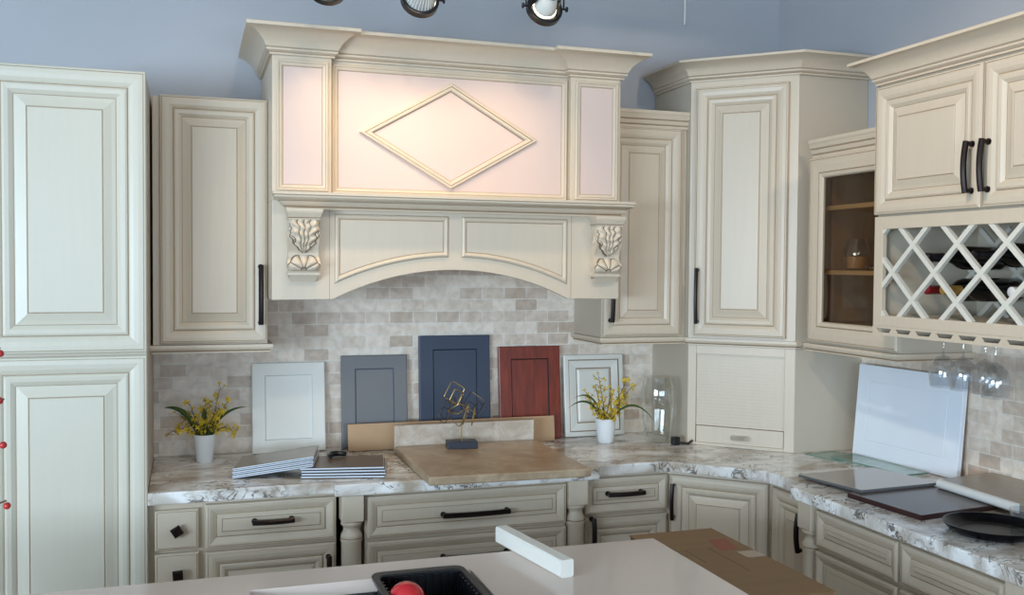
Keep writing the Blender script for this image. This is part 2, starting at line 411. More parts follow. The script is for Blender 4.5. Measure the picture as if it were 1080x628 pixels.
# left and front walls with shop windows
def wall_with_openings(name, axis, pos, th, a0, a1, openings, zt=3.2):
    mb = MB()
    def bx(u0, u1, z0, z1):
        if axis == 'x': mb.box(pos, pos + th, u0, u1, z0, z1)
        else: mb.box(u0, u1, pos, pos + th, z0, z1)
    u = a0
    for (o0, o1, z0, z1) in openings:
        bx(u, o0, 0, zt); bx(o0, o1, 0, z0); bx(o0, o1, z1, zt); u = o1
    bx(u, a1, 0, zt)
    return struct(mb.build(name, WALLP))
FO = [(-3.2, -0.9, 1.0, 1.9), (-0.7, 1.3, 1.0, 1.9)]
wall_with_openings('wall_front', 'y', -7.6, .1, -4.6, RW, FO)
LO = [(-6.0, -3.2, 1.0, 2.0)]
wall_with_openings('wall_left', 'x', -4.6, .1, -7.6, 0, LO)
k = 1
for (a, b, z0, z1) in FO:
    mb = MB()
    for x in (a, (a + b) / 2 - .025, b - .05): mb.box(x, x + .05, -7.58, -7.52, z0, z1)
    mb.box(a, b, -7.58, -7.52, z0, z0 + .05); mb.box(a, b, -7.58, -7.52, z1 - .05, z1)
    struct(mb.build('window_%d' % k, ALU)); k += 1
mb = MB(); a, b, z0, z1 = LO[0]
for y in (a, (a + b) / 2 - .025, b - .05): mb.box(-4.58, -4.52, y, y + .05, z0, z1)
mb.box(-4.58, -4.52, a, b, z0, z0 + .05); mb.box(-4.58, -4.52, a, b, z1 - .05, z1)
struct(mb.build('window_%d' % k, ALU))
# tiled backsplash on both walls
mb = MB(); mb.box(XP, 0.93, -0.008, 0, 0.90, 1.75)
struct(mb.build('trim_1', TILE), 'travertine brick tile backsplash behind the counter on the back wall')
mb = MB(); mb.box(RW - 0.008, RW, -3.2, -0.62, 0.90, 1.48)
struct(mb.build('trim_2', TILE), 'travertine brick tile backsplash on the right wall')

# ------------------------------------------------------------------ pantry
p = thing('pantry_cabinet', 'tall cream pantry cabinet with two raised panel doors at far left', 'cabinet', (-1.632, 0, 0))
carcass(p, 0, .456, .615, .10, 2.232, SIDE)
mb = MB(); mb.box(.01, .446, -.55, -.004, 0, .10); mb.build('toe_kick', SIDE, p)
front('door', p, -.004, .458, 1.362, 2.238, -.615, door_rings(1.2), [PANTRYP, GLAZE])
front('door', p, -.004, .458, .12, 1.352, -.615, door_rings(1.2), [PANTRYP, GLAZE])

# ------------------------------------------------------------------ upper cabinet left of the hood
RAILP = [(0, 0), (.006, 0), (.006, .004), (.004, .007, 1), (.012, .010), (.016, .018), (.016, .028), (0, .028)]
w1 = thing('wall_cabinet', 'cream wall cabinet between tall pantry and range hood, door pull at right', 'cabinet', (-1.168, 0, 1.357))
mb = MB(); mb.box(0, .386, -.30, -.0005, 0, .862); mb.build('carcass', CREAM, w1, bevel=.0015)
d = front('door', w1, .024, .385, .006, .866, -.30, door_rings())
pull(d, .360, .176, -.3205, .215, True)
mb = MB(); mb.sweep([(0, -.01), (0, -.315), (.387, -.315), (.387, -.01)], RAILP, z=-.028); mb.box(.003, .384, -.31, -.0005, -.006, 0)
mb.build('light_rail', [CREAM, GLAZE], w1)

# ------------------------------------------------------------------ range hood
HL, HR, HY = -.782, .502, -.50
hd = thing('range_hood', 'large cream mantel range hood with diamond panel and carved corbels', 'range hood', (-.14, 0, 0))
def hx(x): return x + .14
mb = MB()
mb.box(hx(HL), hx(HR), -.468, -.0085, 1.8602, 2.35); mb.box(hx(HL) + .021, hx(HR) - .021, -.478, -.0085, 1.70, 1.8601)
mb.box(hx(HL), hx(-.583), HY, -.468, 1.86, 2.35)
mb.box(hx(.301), hx(HR), HY, -.468, 1.86, 2.35)
mb.build('body', CREAM, hd, bevel=.002)
def panel_frame(x0, x1, z0, z1, y, name):
    mb = MB(); mb.rings(rect(hx(x0), hx(x1), z0, z1), [(0, 0, 0), (0, .007, 0), (.004, .010, 0), (.008, .009, 0), (.0090, .0075, 0), (.0102, .0075, 1), (.012, .008, 0),
            (.018, .006, 0), (.021, .002, 0), (.0222, .001, 1), (.024, .0015, 2)], y)
    return mb.build(name, [CREAM, GLAZE, PINK], hd)
panel_frame(-.768, -.594, 1.892, 2.335, HY, 'side_panel')
panel_frame(.318, .490, 1.892, 2.335, HY, 'side_panel')
panel_frame(-.578, .296, 1.888, 2.338, -.468, 'centre_panel')
mb = MB(); mb.rings([(hx(-.484), 2.107), (hx(-.153), 1.917), (hx(.177), 2.107), (hx(-.153), 2.297)],
    [(0, 0, 0), (0, .010, 0), (.003, .014, 0), (.009, .014, 0), (.0105, .011, 1), (.0125, .013, 0), (.020, .012, 0), (.024, .006, 0), (.026, .002, 1)], -.468, cap=False)
mb.build('diamond_moulding', [CREAM, GLAZE], hd)
CROWN = [(0, 0), (.010, 0), (.010, .006), (.008, .008, 1), (.012, .010), (.020, .014), (.020, .020), (.017, .022, 1), (.022, .025), (.026, .034), (.033, .045),
         (.045, .057), (.060, .068), (.078, .076), (.088, .079), (.088, .090), (.084, .092), (0, .092)]
mb = MB(); mb.sweep([(hx(HL), -.01), (hx(HL), HY), (hx(-.583), HY), (hx(-.583), -.468), (hx(.301), -.468), (hx(.301), HY), (hx(HR), HY), (hx(HR), -.01)], CROWN, z=2.349)
mb.build('crown_moulding', [CREAM, GLAZE], hd, smooth=30)
# mantel shelf
MANT = [(-.02, 0), (.004, 0), (.006, .006), (.009, .010, 1), (.014, .012), (.021, .018), (.026, .026), (.029, .0275, 1), (.033, .030), (.041, .033), (.046, .039), (.046, .044), (.0475, .0455, 1), (.050, .047), (.050, .056), (-.02, .056)]
mb = MB(); mb.sweep([(hx(-.735), HY + .004), (hx(-.735), HY - .028), (hx(.485), HY - .028), (hx(.485), HY + .004)], MANT, z=1.829)
mb.box(hx(-.73), hx(.48), HY - .025, HY + .002, 1.8295, 1.8848)
mb.build('mantel_shelf', [CREAM, GLAZE], hd, smooth=30)
# arched skirt
def arc(x0, z0, x1, z1, xm, zm, n=18):
    """points on the circle through three points, from (x0,z0) to (x1,z1)"""
    ax, ay, bx, by, cx_, cy_ = x0, z0, xm, zm, x1, z1
    d_ = 2 * (ax * (by - cy_) + bx * (cy_ - ay) + cx_ * (ay - by))
    ux = ((ax**2 + ay**2) * (by - cy_) + (bx**2 + by**2) * (cy_ - ay) + (cx_**2 + cy_**2) * (ay - by)) / d_
    uy = ((ax**2 + ay**2) * (cx_ - bx) + (bx**2 + by**2) * (ax - cx_) + (cx_**2 + cy_**2) * (bx - ax)) / d_
    R_ = math.hypot(ax - ux, ay - uy); a0 = atan2(ay - uy, ax - ux); a1 = atan2(cy_ - uy, cx_ - ux)
    return [(ux + R_ * cos(a0 + (a1 - a0) * i / n), uy + R_ * sin(a0 + (a1 - a0) * i / n)) for i in range(n + 1)], (ux, uy, R_)
AP, (acx, acz, aR) = arc(-.577, 1.522, .293, 1.522, -.142, 1.626)
def arcz(x, off): return acz + sqrt((aR + off)**2 - (x - acx)**2)
poly = [(HL, 1.52)] + AP + [(HR, 1.52), (HR, 1.86), (HL, 1.86)]
mb = MB(); mb.prism_y([(hx(a), b) for a, b in poly], HY, HY + .02)
mb.box(hx(HL), hx(HL) + .02, HY + .02, -.0085, 1.52, 1.86); mb.box(hx(HR) - .02, hx(HR), HY + .02, -.0085, 1.52, 1.86)
mb.build('arched_skirt', CREAM, hd, bevel=.0015)
SK = [(0, 0, 0), (.001, .001, 1), (.003, .005, 0), (.008, .008, 0), (.014, .006, 0), (.018, .002, 0), (.0195, .0008, 1), (.0215, .0025, 0)]
for (x0, x1) in ((-.572, -.166), (-.118, .290)):
    bot = [(x0 + (x1 - x0) * i / 14, arcz(x0 + (x1 - x0) * i / 14, .046)) for i in range(15)]
    mb = MB(); mb.rings([(hx(a), b) for a, b in bot + [(x1, 1.818), (x0, 1.818)]], SK, HY)
    mb.build('skirt_panel', [CREAM, GLAZE], hd)
for gx in (-.590, .306):
    mb = MB(); mb.box(hx(gx), hx(gx) + .0015, HY - .0004, HY + .001, 1.521, 1.829); mb.build('joint_line', GLAZE, hd)
def corbel(cx):
    w = .050; NU, NV = 72, 132; z1, z0 = 1.792, 1.612
    def base(v):   # depth of the scroll, v runs down
        a = .055 - .026 * (1 / (1 + math.exp(-(v - .52) * 16))) + .022 * math.exp(-((v - .84) / .13)**2) + .006 * math.exp(-((v - .18) / .2)**2)
        return a
    def relief(u, v):
        e = (u - .5) * 2; h = 0; gl = False
        if v < .62:                       # acanthus leaf hanging point down
            half = .98 * (1 - (v / .62)**3.0) + .04
            half *= 1 + .07 * sin(v * 46)
            if abs(e) < half:
                ang = atan2(e, .80 - v)
                rd = abs(sin(ang * 6.2 + .5 * sin(v * 30))); h = .003 + .009 * rd**.6 + .0025 * sin(v * 46 + abs(e) * 6)
                gl = rd < .16
            else: h = -.002
            if abs(abs(e) - half) < .035: gl = True
        elif .66 < v < .95:               # palmette opening upward
            dx, dy = e * .62, (.95 - v) / .29 * .55
            rr = math.hypot(dx, dy); ang = atan2(dx, dy)
            lim = .56 + .06 * abs(cos(ang * 4.5))
            if rr < lim:
                rd = abs(cos(ang * 4.5)); h = .003 + .008 * rd**.7
                gl = rd < .17 or abs(rr - .12) < .02
            else:
                h = -.001
                if rr < lim + .04: gl = True
        elif v >= .95: h = .002
        return h, gl
    vs = []; fs = []; mi = []
    for j in range(NV + 1):
        v = j / NV
        for i in range(NU + 1):
            u = i / NU; h, _ = relief(u, v)
            edge = min(1, 8 * min(u, 1 - u))
            ww = w * (1.0 + .10 * math.exp(-((v - .82) / .1)**2))
            vs.append((hx(cx) + (u - .5) * 2 * ww, HY - base(v) - h * edge, z1 - v * (z1 - z0)))
    n = NU + 1
    for j in range(NV):
        for i in range(NU):
            fs.append((j * n + i, (j + 1) * n + i, (j + 1) * n + i + 1, j * n + i + 1))
            _, g = relief((i + .5) / NU, (j + .5) / NV); mi.append(1 if g else 0)
    nb = len(vs)
    for j in range(NV + 1):
        v = j / NV; ww = w * (1.0 + .10 * math.exp(-((v - .82) / .1)**2)); z = z1 - v * (z1 - z0)
        vs += [(hx(cx) - ww, HY + .001, z), (hx(cx) + ww, HY + .001, z)]
    for j in range(NV):
        fs.append((j * n, nb + 2 * j, nb + 2 * j + 2, (j + 1) * n)); mi.append(0)
        fs.append((j * n + NU, (j + 1) * n + NU, nb + 2 * j + 3, nb + 2 * j + 1)); mi.append(0)
    mb = MB(); mb.add(vs, fs, mi)
    x0, x1 = hx(cx) - w, hx(cx) + w
    mb.sweep([(x0, HY), (x0, HY - .066), (x1, HY - .066), (x1, HY)], [(-.01, 0), (.002, 0), (.004, .005), (.001, .008, 1), (.003, .011), (.006, .020), (.010, .026), (.010, .037), (-.01, .037)], z=1.792)
    mb.box(x0 - .002, x1 + .002, HY - .067, HY, 1.800, 1.828)
    # foot block
    mb.box(x0 - .004, x1 + .004, HY - .042, HY, 1.606, 1.614)
    a = .010
    mb.add([(x0, HY - .036, 1.606), (x1, HY - .036, 1.606), (x1, HY, 1.606), (x0, HY, 1.606), (x0 + a, HY - .022, 1.584), (x1 - a, HY - .022, 1.584), (x1 - a, HY, 1.584), (x0 + a, HY, 1.584)],
           [(0, 1, 2, 3), (7, 6, 5, 4), (0, 4, 5, 1), (1, 5, 6, 2), (2, 6, 7, 3), (3, 7, 4, 0)])
    mb.box(x0 + .002, x1 - .002, HY - .030, HY, 1.598, 1.602, 1)
    # side volutes
    for sgn in (-1, 1):
        X = hx(cx) + sgn * w
        pts = [(X, HY - .026 + (.020 - .0016 * t) * cos(t * .55) * .9, 1.735 + (.024 - .0018 * t) * sin(t * .55)) for t in range(13)]
        mb.tube(pts, .0035, 6)
    return mb.build('corbel', [CREAM, CARVEGLAZE], hd, smooth=50)
corbel(-.681); corbel(.436)

# ------------------------------------------------------------------ upper cabinet right of the hood
r1 = thing('wall_cabinet', 'cream wall cabinet half hidden behind the right end of the hood', 'cabinet', (.517, 0, 1.357))
mb = MB(); mb.box(0, .375, -.30, -.0005, 0, .852); mb.build('carcass', SIDE, r1, bevel=.0015)
mb = MB(); mb.box(0, .373, -.302, -.30, 0, .852); mb.build('face_frame', CREAM, r1)
d = front('door', r1, .004, .346, .006, .848, -.302, door_rings())
pull(d, .030, .170, -.3225, .215, True)
SMALLCROWN = [(0, 0), (.006, 0), (.006, .010), (.004, .013, 1), (.010, .016), (.014, .030), (.012, .033, 1), (.018, .036), (.022, .050), (.026, .056), (.026, .068), (0, .068)]
mb = MB(); mb.sweep([(0, -.01), (0, -.302), (.375, -.302)], SMALLCROWN, z=.850); mb.build('crown_moulding', [CREAM, GLAZE], r1)
mb = MB(); mb.sweep([(0, -.01), (0, -.315), (.372, -.315)], RAILP, z=-.028); mb.box(.003, .372, -.31, -.0005, -.006, 0)
mb.build('light_rail', [CREAM, GLAZE], r1)

# ------------------------------------------------------------------ corner cabinet with appliance garage
A = Vector((.892, -.336)); B = Vector((1.197, -.641)); FL = (B - A).length
cc = thing('corner_cabinet', 'tall diagonal cream corner cabinet with roll-up appliance garage below, on the counter', 'cabinet', (A.x, A.y, .9155))
def cl(x, y): return (x - A.x, y - A.y)
foot = [cl(*A), cl(*B), cl(RW - .001, B.y), cl(RW - .001, -.001), cl(A.x, -.001)]
foot_in = [cl(A.x + .004, A.y + .004), cl(B.x + .002, B.y + .006), cl(RW - .001, B.y + .006), cl(RW - .001, -.001), cl(A.x + .004, -.001)]
mb = MB(); mb.prism(foot, .4102, 1.49); mb.build('carcass', SIDE, cc, bevel=.0015)
# lower garage case, hollow behind the tambour
MFACE = Matrix.Rotation(-pi / 4, 4, 'Z')
mb = MB(); mb.T = MFACE
mb.box(0, .034, 0, .018, 0, .41); mb.box(FL - .040, FL, 0, .018, 0, .41); mb.box(.034, FL - .040, 0, .018, .375, .41); mb.box(.034, FL - .040, 0.0, .018, 0, .012)
mb.build('garage_frame', CREAM, cc, bevel=.0015)
mb = MB()
mb.box(0, .016, .0, -A.y - .001, 0, .41)
mb.build('garage_side', SIDE, cc)
mb = MB()
q = cl(B.x, B.y); mb.box(q[0], cl(RW - .001, 0)[0], q[1], q[1] + .016, 0, .41)
mb.build('garage_side', SIDE, cc)
mb = MB(); mb.T = MFACE
zz = .082
while zz < .372:
    mb.box(.034, FL - .040, .010, .016, zz, zz + .0115); mb.box(.034, FL - .040, .0112, .017, zz + .0115, zz + .013); zz += .013
ta = mb.build('tambour_door', CREAM, cc)
mb = MB(); mb.T = MFACE
mb.box(.036, FL - .042, .004, .016, .012, .080)
mb.build('tambour_bottom_rail', CREAM, ta, bevel=.002)
mb = MB(); mb.T = MFACE
cxp, czp = FL / 2 + .004, .040
ov = lambda a, b: [(cxp + (a if cos(t) > 0 else -a) + b * cos(t), czp + b * sin(t)) for t in [2 * pi * (i + .5) / 20 for i in range(20)]]
mb.rings(ov(.030, .014), [(0, 0, 0), (0, .003, 0), (.003, .003, 0), (.005, -.004, 1), (.006, -.005, 1)], .004)
mb.build('finger_pull', [CREAM, WINEIN], ta)
mb = MB(); mb.T = MFACE
mb.box(.0, FL, -.004, 0, .44, 1.485); mb.build('face_frame', CREAM, cc)
mb = MB(); mb.T = MFACE
mb.rings(rect(.026, FL - .036, .450, 1.452), door_rings(1.05), -.004)
d = mb.build('door', [CREAM, GLAZE], cc)
mb = MB(); mb.T = MFACE
pts = [(.044, -.0245 - .024 - .008 * (1 - t * t), .612 + t * .112) for t in [-1 + i / 6 for i in range(13)]]
mb.tube(pts, .0078, 8, up=(0, 1, 0))
for e in (-.104, .104): mb.tube([(.044, -.023, .612 + e), (.044, -.050, .612 + e)], .0068, 8)
mb.build('handle', BRONZE, d, smooth=True)
CROWN2 = [(0, 0), (.010, 0), (.010, .006), (.008, .008, 1), (.012, .010), (.018, .014), (.018, .020), (.015, .022, 1), (.020, .025), (.024, .034), (.030, .044),
         (.040, .054), (.054, .063), (.068, .069), (.074, .071), (.074, .080), (.070, .082), (0, .082)]
mb = MB(); mb.sweep([cl(A.x, -.02), cl(*A), cl(*B), cl(RW - .002, B.y)], CROWN2, z=1.478); mb.build('crown_moulding', [CREAM, GLAZE], cc, smooth=30)
mb = MB(); mb.sweep([cl(A.x, A.y + .03), cl(*A), cl(*B), cl(B.x + .02, B.y)], [(0, 0), (.006, 0), (.006, .004), (.004, .007, 1), (.012, .010), (.016, .018), (.016, .028), (0, .028)], z=.411)
mb.build('light_rail', [CREAM, GLAZE], cc)

# ------------------------------------------------------------------ glass door cabinet on the right wall
gd, gw, gz0, gz1 = .3283, .505, 1.357, 2.062
gc = thing('glass_cabinet', 'cream wall cabinet with single glass door and jar inside, right wall', 'cabinet', (RW, -.7225, gz0), -pi / 2)
H = gz1 - gz0
mb = MB()
D = gd - .02
for (a, b) in ((0, .018), (gw - .018, gw)): mb.box(a, b, -D, -.001, 0, H)
mb.box(.018, gw - .018, -D, -.001, 0, .018); mb.box(.018, gw - .018, -D, -.001, H - .018, H)
mb.build('carcass', SIDE, gc, bevel=.001)
mb = MB(); mb.box(.0182, gw - .0182, -.012, -.002, .0182, H - .0182)
mb.box(.0182, .0205, -D + .002, -.012, .0182, H - .0182); mb.box(gw - .0205, gw - .0182, -D + .002, -.012, .0182, H - .0182)
mb.box(.0205, gw - .0205, -D + .002, -.012, .0182, .0205); mb.box(.0205, gw - .0205, -D + .002, -.012, H - .0205, H - .0182)
mb.build('lining', WOODIN, gc)
for z in (.262, .505):
    mb = MB(); mb.box(.021, gw - .021, -D + .03, -.013, z, z + .016); mb.build('shelf', SHELFW, gc)
mb = MB()
mb.rings(rect(.002, gw, .008, H - .004), [(0, 0, 0), (0, .016, 0), (.003, .0195, 0), (.0065, .0205, 0), (.008, .0185, 1), (.010, .0198, 0), (.030, .0205, 0), (.044, .0185, 0), (.056, .0175, 0),
         (.0585, .0145, 1), (.061, .0175, 0), (.072, .014, 0), (.076, .008, 0), (.077, .006, 1), (.078, .001, 0)], -D, cap=False)
gdr = mb.build('door_frame', [CREAM, GLAZE], gc)
gdr.data.polygons  # frame only; the pane is its child
mb = MB(); mb.box(.070, gw - .066, -D - .007, -D - .004, .076, H - .072); mb.build('glass_pane', SMOKE, gdr)
mb = MB(); mb.sweep([(0, -D), (gw, -D)], SMALLCROWN, z=H - .002); mb.build('crown_moulding', [CREAM, GLAZE], gc)
mb = MB(); mb.sweep([(-.006, -gd + .006), (gw, -gd + .006), (gw, -.01)], RAILP, z=-.028); mb.box(.003, gw - .003, -D, -.001, -.006, 0)
mb.build('light_rail', [CREAM, GLAZE], gc)

# ------------------------------------------------------------------ wine cabinet
wy, wf, ww = -1.2275, .423, .905
wz0, wz1 = 1.428, 2.25
wc = thing('wine_cabinet', 'cream two door wall cabinet with lattice wine rack at upper right', 'cabinet', (RW, wy, wz0), -pi / 2)
Z = lambda z: z - wz0
mb = MB(); mb.box(0, ww, -wf + .012, -.001, Z(1.812), Z(wz1)); mb.build('carcass', SIDE, wc, bevel=.0015)
mb = MB()
mb.box(0, .018, -wf + .018, -.001, 0, Z(1.812)); mb.box(ww - .018, ww, -wf + .018, -.001, 0, Z(1.812))
mb.box(.018, ww - .018, -wf + .018, -.001, .045, .060); mb.box(.018, ww - .018, -.012, -.001, .06, Z(1.812))
mb.build('rack_box', WINEIN, wc)
mb = MB()
mb.box(0, .040, -wf, -wf + .018, .028, Z(1.812)); mb.box(ww - .040, ww, -wf, -wf + .018, .028, Z(1.812))
mb.box(.04, ww - .04, -wf, -wf + .018, Z(1.771), Z(1.812)); mb.box(.04, ww - .04, -wf, -wf + .018, .028, Z(1.490))
mb.build('rack_frame', CREAM, wc, bevel=.0015)
def lattice(y, t, wd, name):
    """crossing slats clipped to the rack opening; local x along the wall"""
    x0, x1, z0, z1 = .036, ww - .036, Z(1.486), Z(1.775)
    mb = MB(); dx, dz = .0935, .087
    cx0, cz0 = 1.405 - 1.2275, Z(1.717)
    for sgn in (1, -1):
        for k in range(-14, 16):
            # line through (cx0 + 2*k*dx, cz0) with slope sgn*dz/dx
            m_ = sgn * dz / dx; xc = cx0 + 2 * k * dx
            pts = []
            for zc in (z0, z1):
                pts.append((xc + (zc - cz0) / m_, zc))
            pts.sort()
            (xa, za), (xb, zb) = pts
            if xa < x0: za += m_ * (x0 - xa); xa = x0
            if xb > x1: zb += m_ * (x1 - xb); xb = x1
            if xb - xa < .008: continue
            u = Vector((xb - xa, zb - za)).normalized(); n_ = Vector((-u.y, u.x)) * wd / 2
            yy = y - (.0006 if sgn > 0 else 0)
            P4 = [(xa - n_.x, za - n_.y), (xb - n_.x, zb - n_.y), (xb + n_.x, zb + n_.y), (xa + n_.x, za + n_.y)]
            mb.prism_y(P4, yy - t, yy)
    return mb.build(name, LATT, wc)
lattice(-wf + .017, .014, .0150, 'lattice')
lattice(-.085, .012, .015, 'rear_lattice')
# stemware rail
FT = .004
mb = MB(); mb.box(0, ww, -wf, -wf + FT, -.003, .007)
sl = [1.282 - 1.2275 + .0905 * i for i in range(9)]
e = 0.0; et = 0.0
for s_ in sl:
    mb.prism_y([(e, .007), (s_ - .026, .007), (s_ - .036, .020), (et, .020)], -wf, -wf + FT); e = s_ + .026; et = s_ + .036
mb.prism_y([(e, .007), (ww, .007), (ww, .020), (et, .020)], -wf, -wf + FT)
mb.box(0, ww, -wf, -wf + FT, .020, .028)
edges = [0] + sl + [ww]
for i in range(len(edges) - 1):
    a = edges[i] + (.010 if i else 0); b = edges[i + 1] - (.010 if i < len(edges) - 2 else 0)
    mb.box(a, b, -wf + FT, -.01, 0, .005); mb.box((a + b) / 2 - .006, (a + b) / 2 + .006, -wf + FT + .004, -.01, .005, .045)
mb.build('stemware_rail', CREAM, wc)
for i, (a, b) in enumerate(((.006, .463), (.469, ww - .004))):
    d = front('door', wc, a, b, Z(1.818), Z(2.232), -wf + .010, door_rings(1.02))
    pull(d, b - .030 if i == 0 else a + .024, Z(1.935), -wf + .010 - .0205, .150, True)
mb = MB(); mb.sweep([(0, -.01), (0, -wf + .010), (ww, -wf + .010), (ww, -.01)], CROWN2, z=Z(2.242)); mb.build('crown_moulding', [CREAM, GLAZE], wc, smooth=30)

# wine bottles lying in the lattice (axis along the depth of the rack)
def bottle(y, z, xtip, capm, label, name='wine_bottle', lab=None):
    b = thing(name, label, 'bottle', (xtip, y, z), 0, 'wine bottles lying in the lattice rack')
    M = Matrix.Rotation(pi / 2, 4, 'Y')
    mb = MB(); mb.lathe([(.0135, .055), (.0140, .085), (.018, .105), (.030, .125), (.0365, .145), (.0375, .160), (.0375, .285), (.034, .292)], 24, 0, M)
    g = mb.build('glass_body', BOTTLEG, b, smooth=True)
    mb = MB(); mb.lathe([(.012, 0), (.0148, .002), (.0148, .020), (.0138, .022), (.0140, .062), (.0150, .066)], 20, 0, M)
    mb.build('capsule', capm, b, smooth=True)
    if lab:
        mb = MB(); mb.lathe([(.0379, .180), (.0379, .262)], 24, 0, M); mb.build('paper_label', lab, b, smooth=True)
bottle(-1.441, 1.678, 1.115, CAPB, 'dark wine bottle with black neck in the upper rack row, nearest the glass cabinet')
bottle(-1.590, 1.686, 1.160, CAPB, 'dark wine bottle in the upper row, further from the glass cabinet')
bottle(-1.378, 1.576, 1.175, CAPR, 'wine bottle with red capsule low in the rack')
bottle(-1.500, 1.579, 1.130, CAPG, 'wine bottle with gold capsule in the lower row of the rack')
bottle(-1.754, 1.579, 1.140, CAPW, 'wine bottle with white capsule at right of the rack', lab=LABELR)

# stem glasses hanging upside down
for (x, y, lab) in ((1.25, -1.3765, 'hanging wine glass nearest the glass cabinet, first of four'), (1.25, -1.463, 'hanging wine glass second from the glass cabinet'),
                    (1.25, -1.5535, 'hanging wine glass third from the glass cabinet'), (1.20, -1.644, 'hanging wine glass furthest right of the four')):
    g = thing('wine_glass', lab, 'wine glass', (x, y, 1.4345), 0, 'wine glasses hanging under the wine rack')
    mb = MB(); mb.lathe([(.031, .0005), (.031, .0025), (.006, .004)], 28); mb.build('foot', CLEARW, g, smooth=True)
    mb = MB(); mb.lathe([(.0045, .0015), (.0036, -.02), (.0036, -.062), (.006, -.070)], 14); mb.build('stem', CLEARW, g, smooth=True)
    mb = MB(); mb.lathe([(.005, -.066), (.022, -.075), (.037, -.092), (.0435, -.115), (.0425, -.140), (.0375, -.170), (.0355, -.172), (.0405, -.140), (.0413, -.115), (.035, -.094), (.020, -.078), (.002, -.072)], 32)
    mb.build('bowl', CLEARW, g, smooth=True)

# jar in the glass cabinet
j = thing('candle_jar', 'glass jar candle with amber wax on the shelf behind the glass door', 'candle', (1.315, -.848, 1.6352))
mb = MB(); mb.lathe([(.034, 0), (.040, .006), (.046, .05), (.047, .075), (.042, .100), (.036, .112), (.039, .118), (.036, .118), (.040, .098), (.0445, .074), (.0435, .05), (.036, .008), (.001, .006)], 28)
mb.build('glass_body', CLEARW, j, smooth=True)
mb = MB(); mb.lathe([(.035, .0085), (.0425, .045), (.0425, .052), (.001, .0525)], 28); mb.build('wax', WAX, j, smooth=True)
# tiny card beside it
mb = MB(); mb.box(-.002, .002, -.018, .018, 0, .020); mb.box(-.0024, -.002, -.012, -.003, .006, .014, 1); mb.box(-.0024, -.002, .003, .012, .006, .014, 1)
tag(mb.build('tent_card', [BLACK, GOLD], None, loc=(1.30, -.955, 1.6352)), 'tiny dark card beside the candle jar on the shelf', 'card')

# ------------------------------------------------------------------ base cabinets, back run
def base_box(t, w, depth, z1=.874):
    mb = MB(); mb.box(0, w, -depth, -.0085, .10, z1); mb.build('carcass', CREAM, t, bevel=.0015)
    mb = MB(); mb.box(.005, w - .005, -depth + .06, -.05, 0, .10); mb.build('toe_kick', SIDE, t)
def knob(parent, x, z, y, rot):
    mb = MB(); c, s_ = cos(rot), sin(rot); r = .0155
    mb.tube([(x, y + .001, z), (x, y - .016, z)], .007, 10)
    rings = [(.9, .014), (1.0, .018), (1.0, .026), (.72, .031)]
    vs = []
    for (k_, d_) in rings:
        for (a, b) in ((-1, -1), (1, -1), (1, 1), (-1, 1)):
            vs.append((x + (a * c - b * s_) * r * k_, y - d_, z + (a * s_ + b * c) * r * k_))
    fs = [(3, 2, 1, 0), (12, 13, 14, 15)] + [(i * 4 + q, i * 4 + (q + 1) % 4, i * 4 + 4 + (q + 1) % 4, i * 4 + 4 + q) for i in range(3) for q in range(4)]
    mb.add(vs, fs); return mb.build('knob', BRONZE, parent)
u = thing('base_cabinet', 'narrow cream base cabinet with small knob drawers beside the pantry', 'cabinet', (-1.1755, 0, 0))
base_box(u, .170, .600)
SMALL = [(0, 0, 0), (0, .015, 0), (.004, .0195, 0), (.006, .020, 0), (.008, .0185, 1), (.010, .0195, 0), (.013, .0195, 0)]
for i, (a, b) in enumerate(((.722, .852), (.580, .711), (.438, .569), (.120, .427))):
    d = front('drawer', u, .021, .155, a, b, -.600, SMALL)
    knob(d, .088 if i % 2 == 0 else .090, (a + b) / 2 if i < 3 else .30, -.6195, .55 if i == 0 else 0.06)
u = thing('base_cabinet', 'cream base cabinet with one drawer over a door, under the sample stacks', 'cabinet', (-1.0052, 0, 0))
base_box(u, .4275, .600)
d = front('drawer', u, .005, .424, .717, .862, -.600, drawer_rings()); pull(d, .217, .797, -.6155, .135, False)
d = front('door', u, .005, .424, .12, .706, -.600, door_rings(.95)); pull(d, .397, .60, -.6205, .135, True)

def post(x, y, label, ztop=.8745):
    t = thing('turned_post', label, 'post', (x, y, 0), 0, None)
    h = .0365
    mb = MB(); mb.box(-h, h, -h, h, .785, ztop); mb.build('square_block', CREAM, t, bevel=.003)
    mb = MB(); mb.box(-h, h, -h, h, 0, .12); mb.build('foot_block', CREAM, t, bevel=.003)
    mb = MB(); mb.lathe([(.030, .786), (.034, .782), (.036, .776), (.034, .771), (.028, .766), (.0265, .758), (.029, .748), (.034, .740), (.036, .735), (.0345, .729), (.036, .726), (.037, .721), (.035, .715), (.0335, .710),
                       (.0335, .60), (.030, .45), (.026, .30), (.024, .24), (.028, .20), (.034, .185), (.030, .17), (.034, .15), (.035, .135), (.030, .12)], 28)
    mb.build('turned_shaft', CREAM, t, smooth=True)
    mb = MB(); mb.lathe([(.0362, .7255), (.0372, .7265), (.0372, .7275), (.0355, .7285)], 28); mb.build('glaze_line', GLAZE, t)
    return t
post(-.535, -.648, 'turned cream post left of the wide drawer cabinet under the counter')
post(.272, -.648, 'turned cream post right of the wide drawer cabinet under the counter')
u = thing('base_cabinet', 'wide cream drawer base cabinet projecting between two turned posts', 'cabinet', (-.4905, 0, 0))
base_box(u, .7245, .650)
for i, (a, b) in enumerate(((.722, .864), (.420, .709), (.12, .407))):
    d = front('drawer', u, .006, .7215, a, b, -.650, drawer_rings()); pull(d, .382, (a + b) / 2 - .008 if i == 0 else b - .07, -.6655, .245, False)
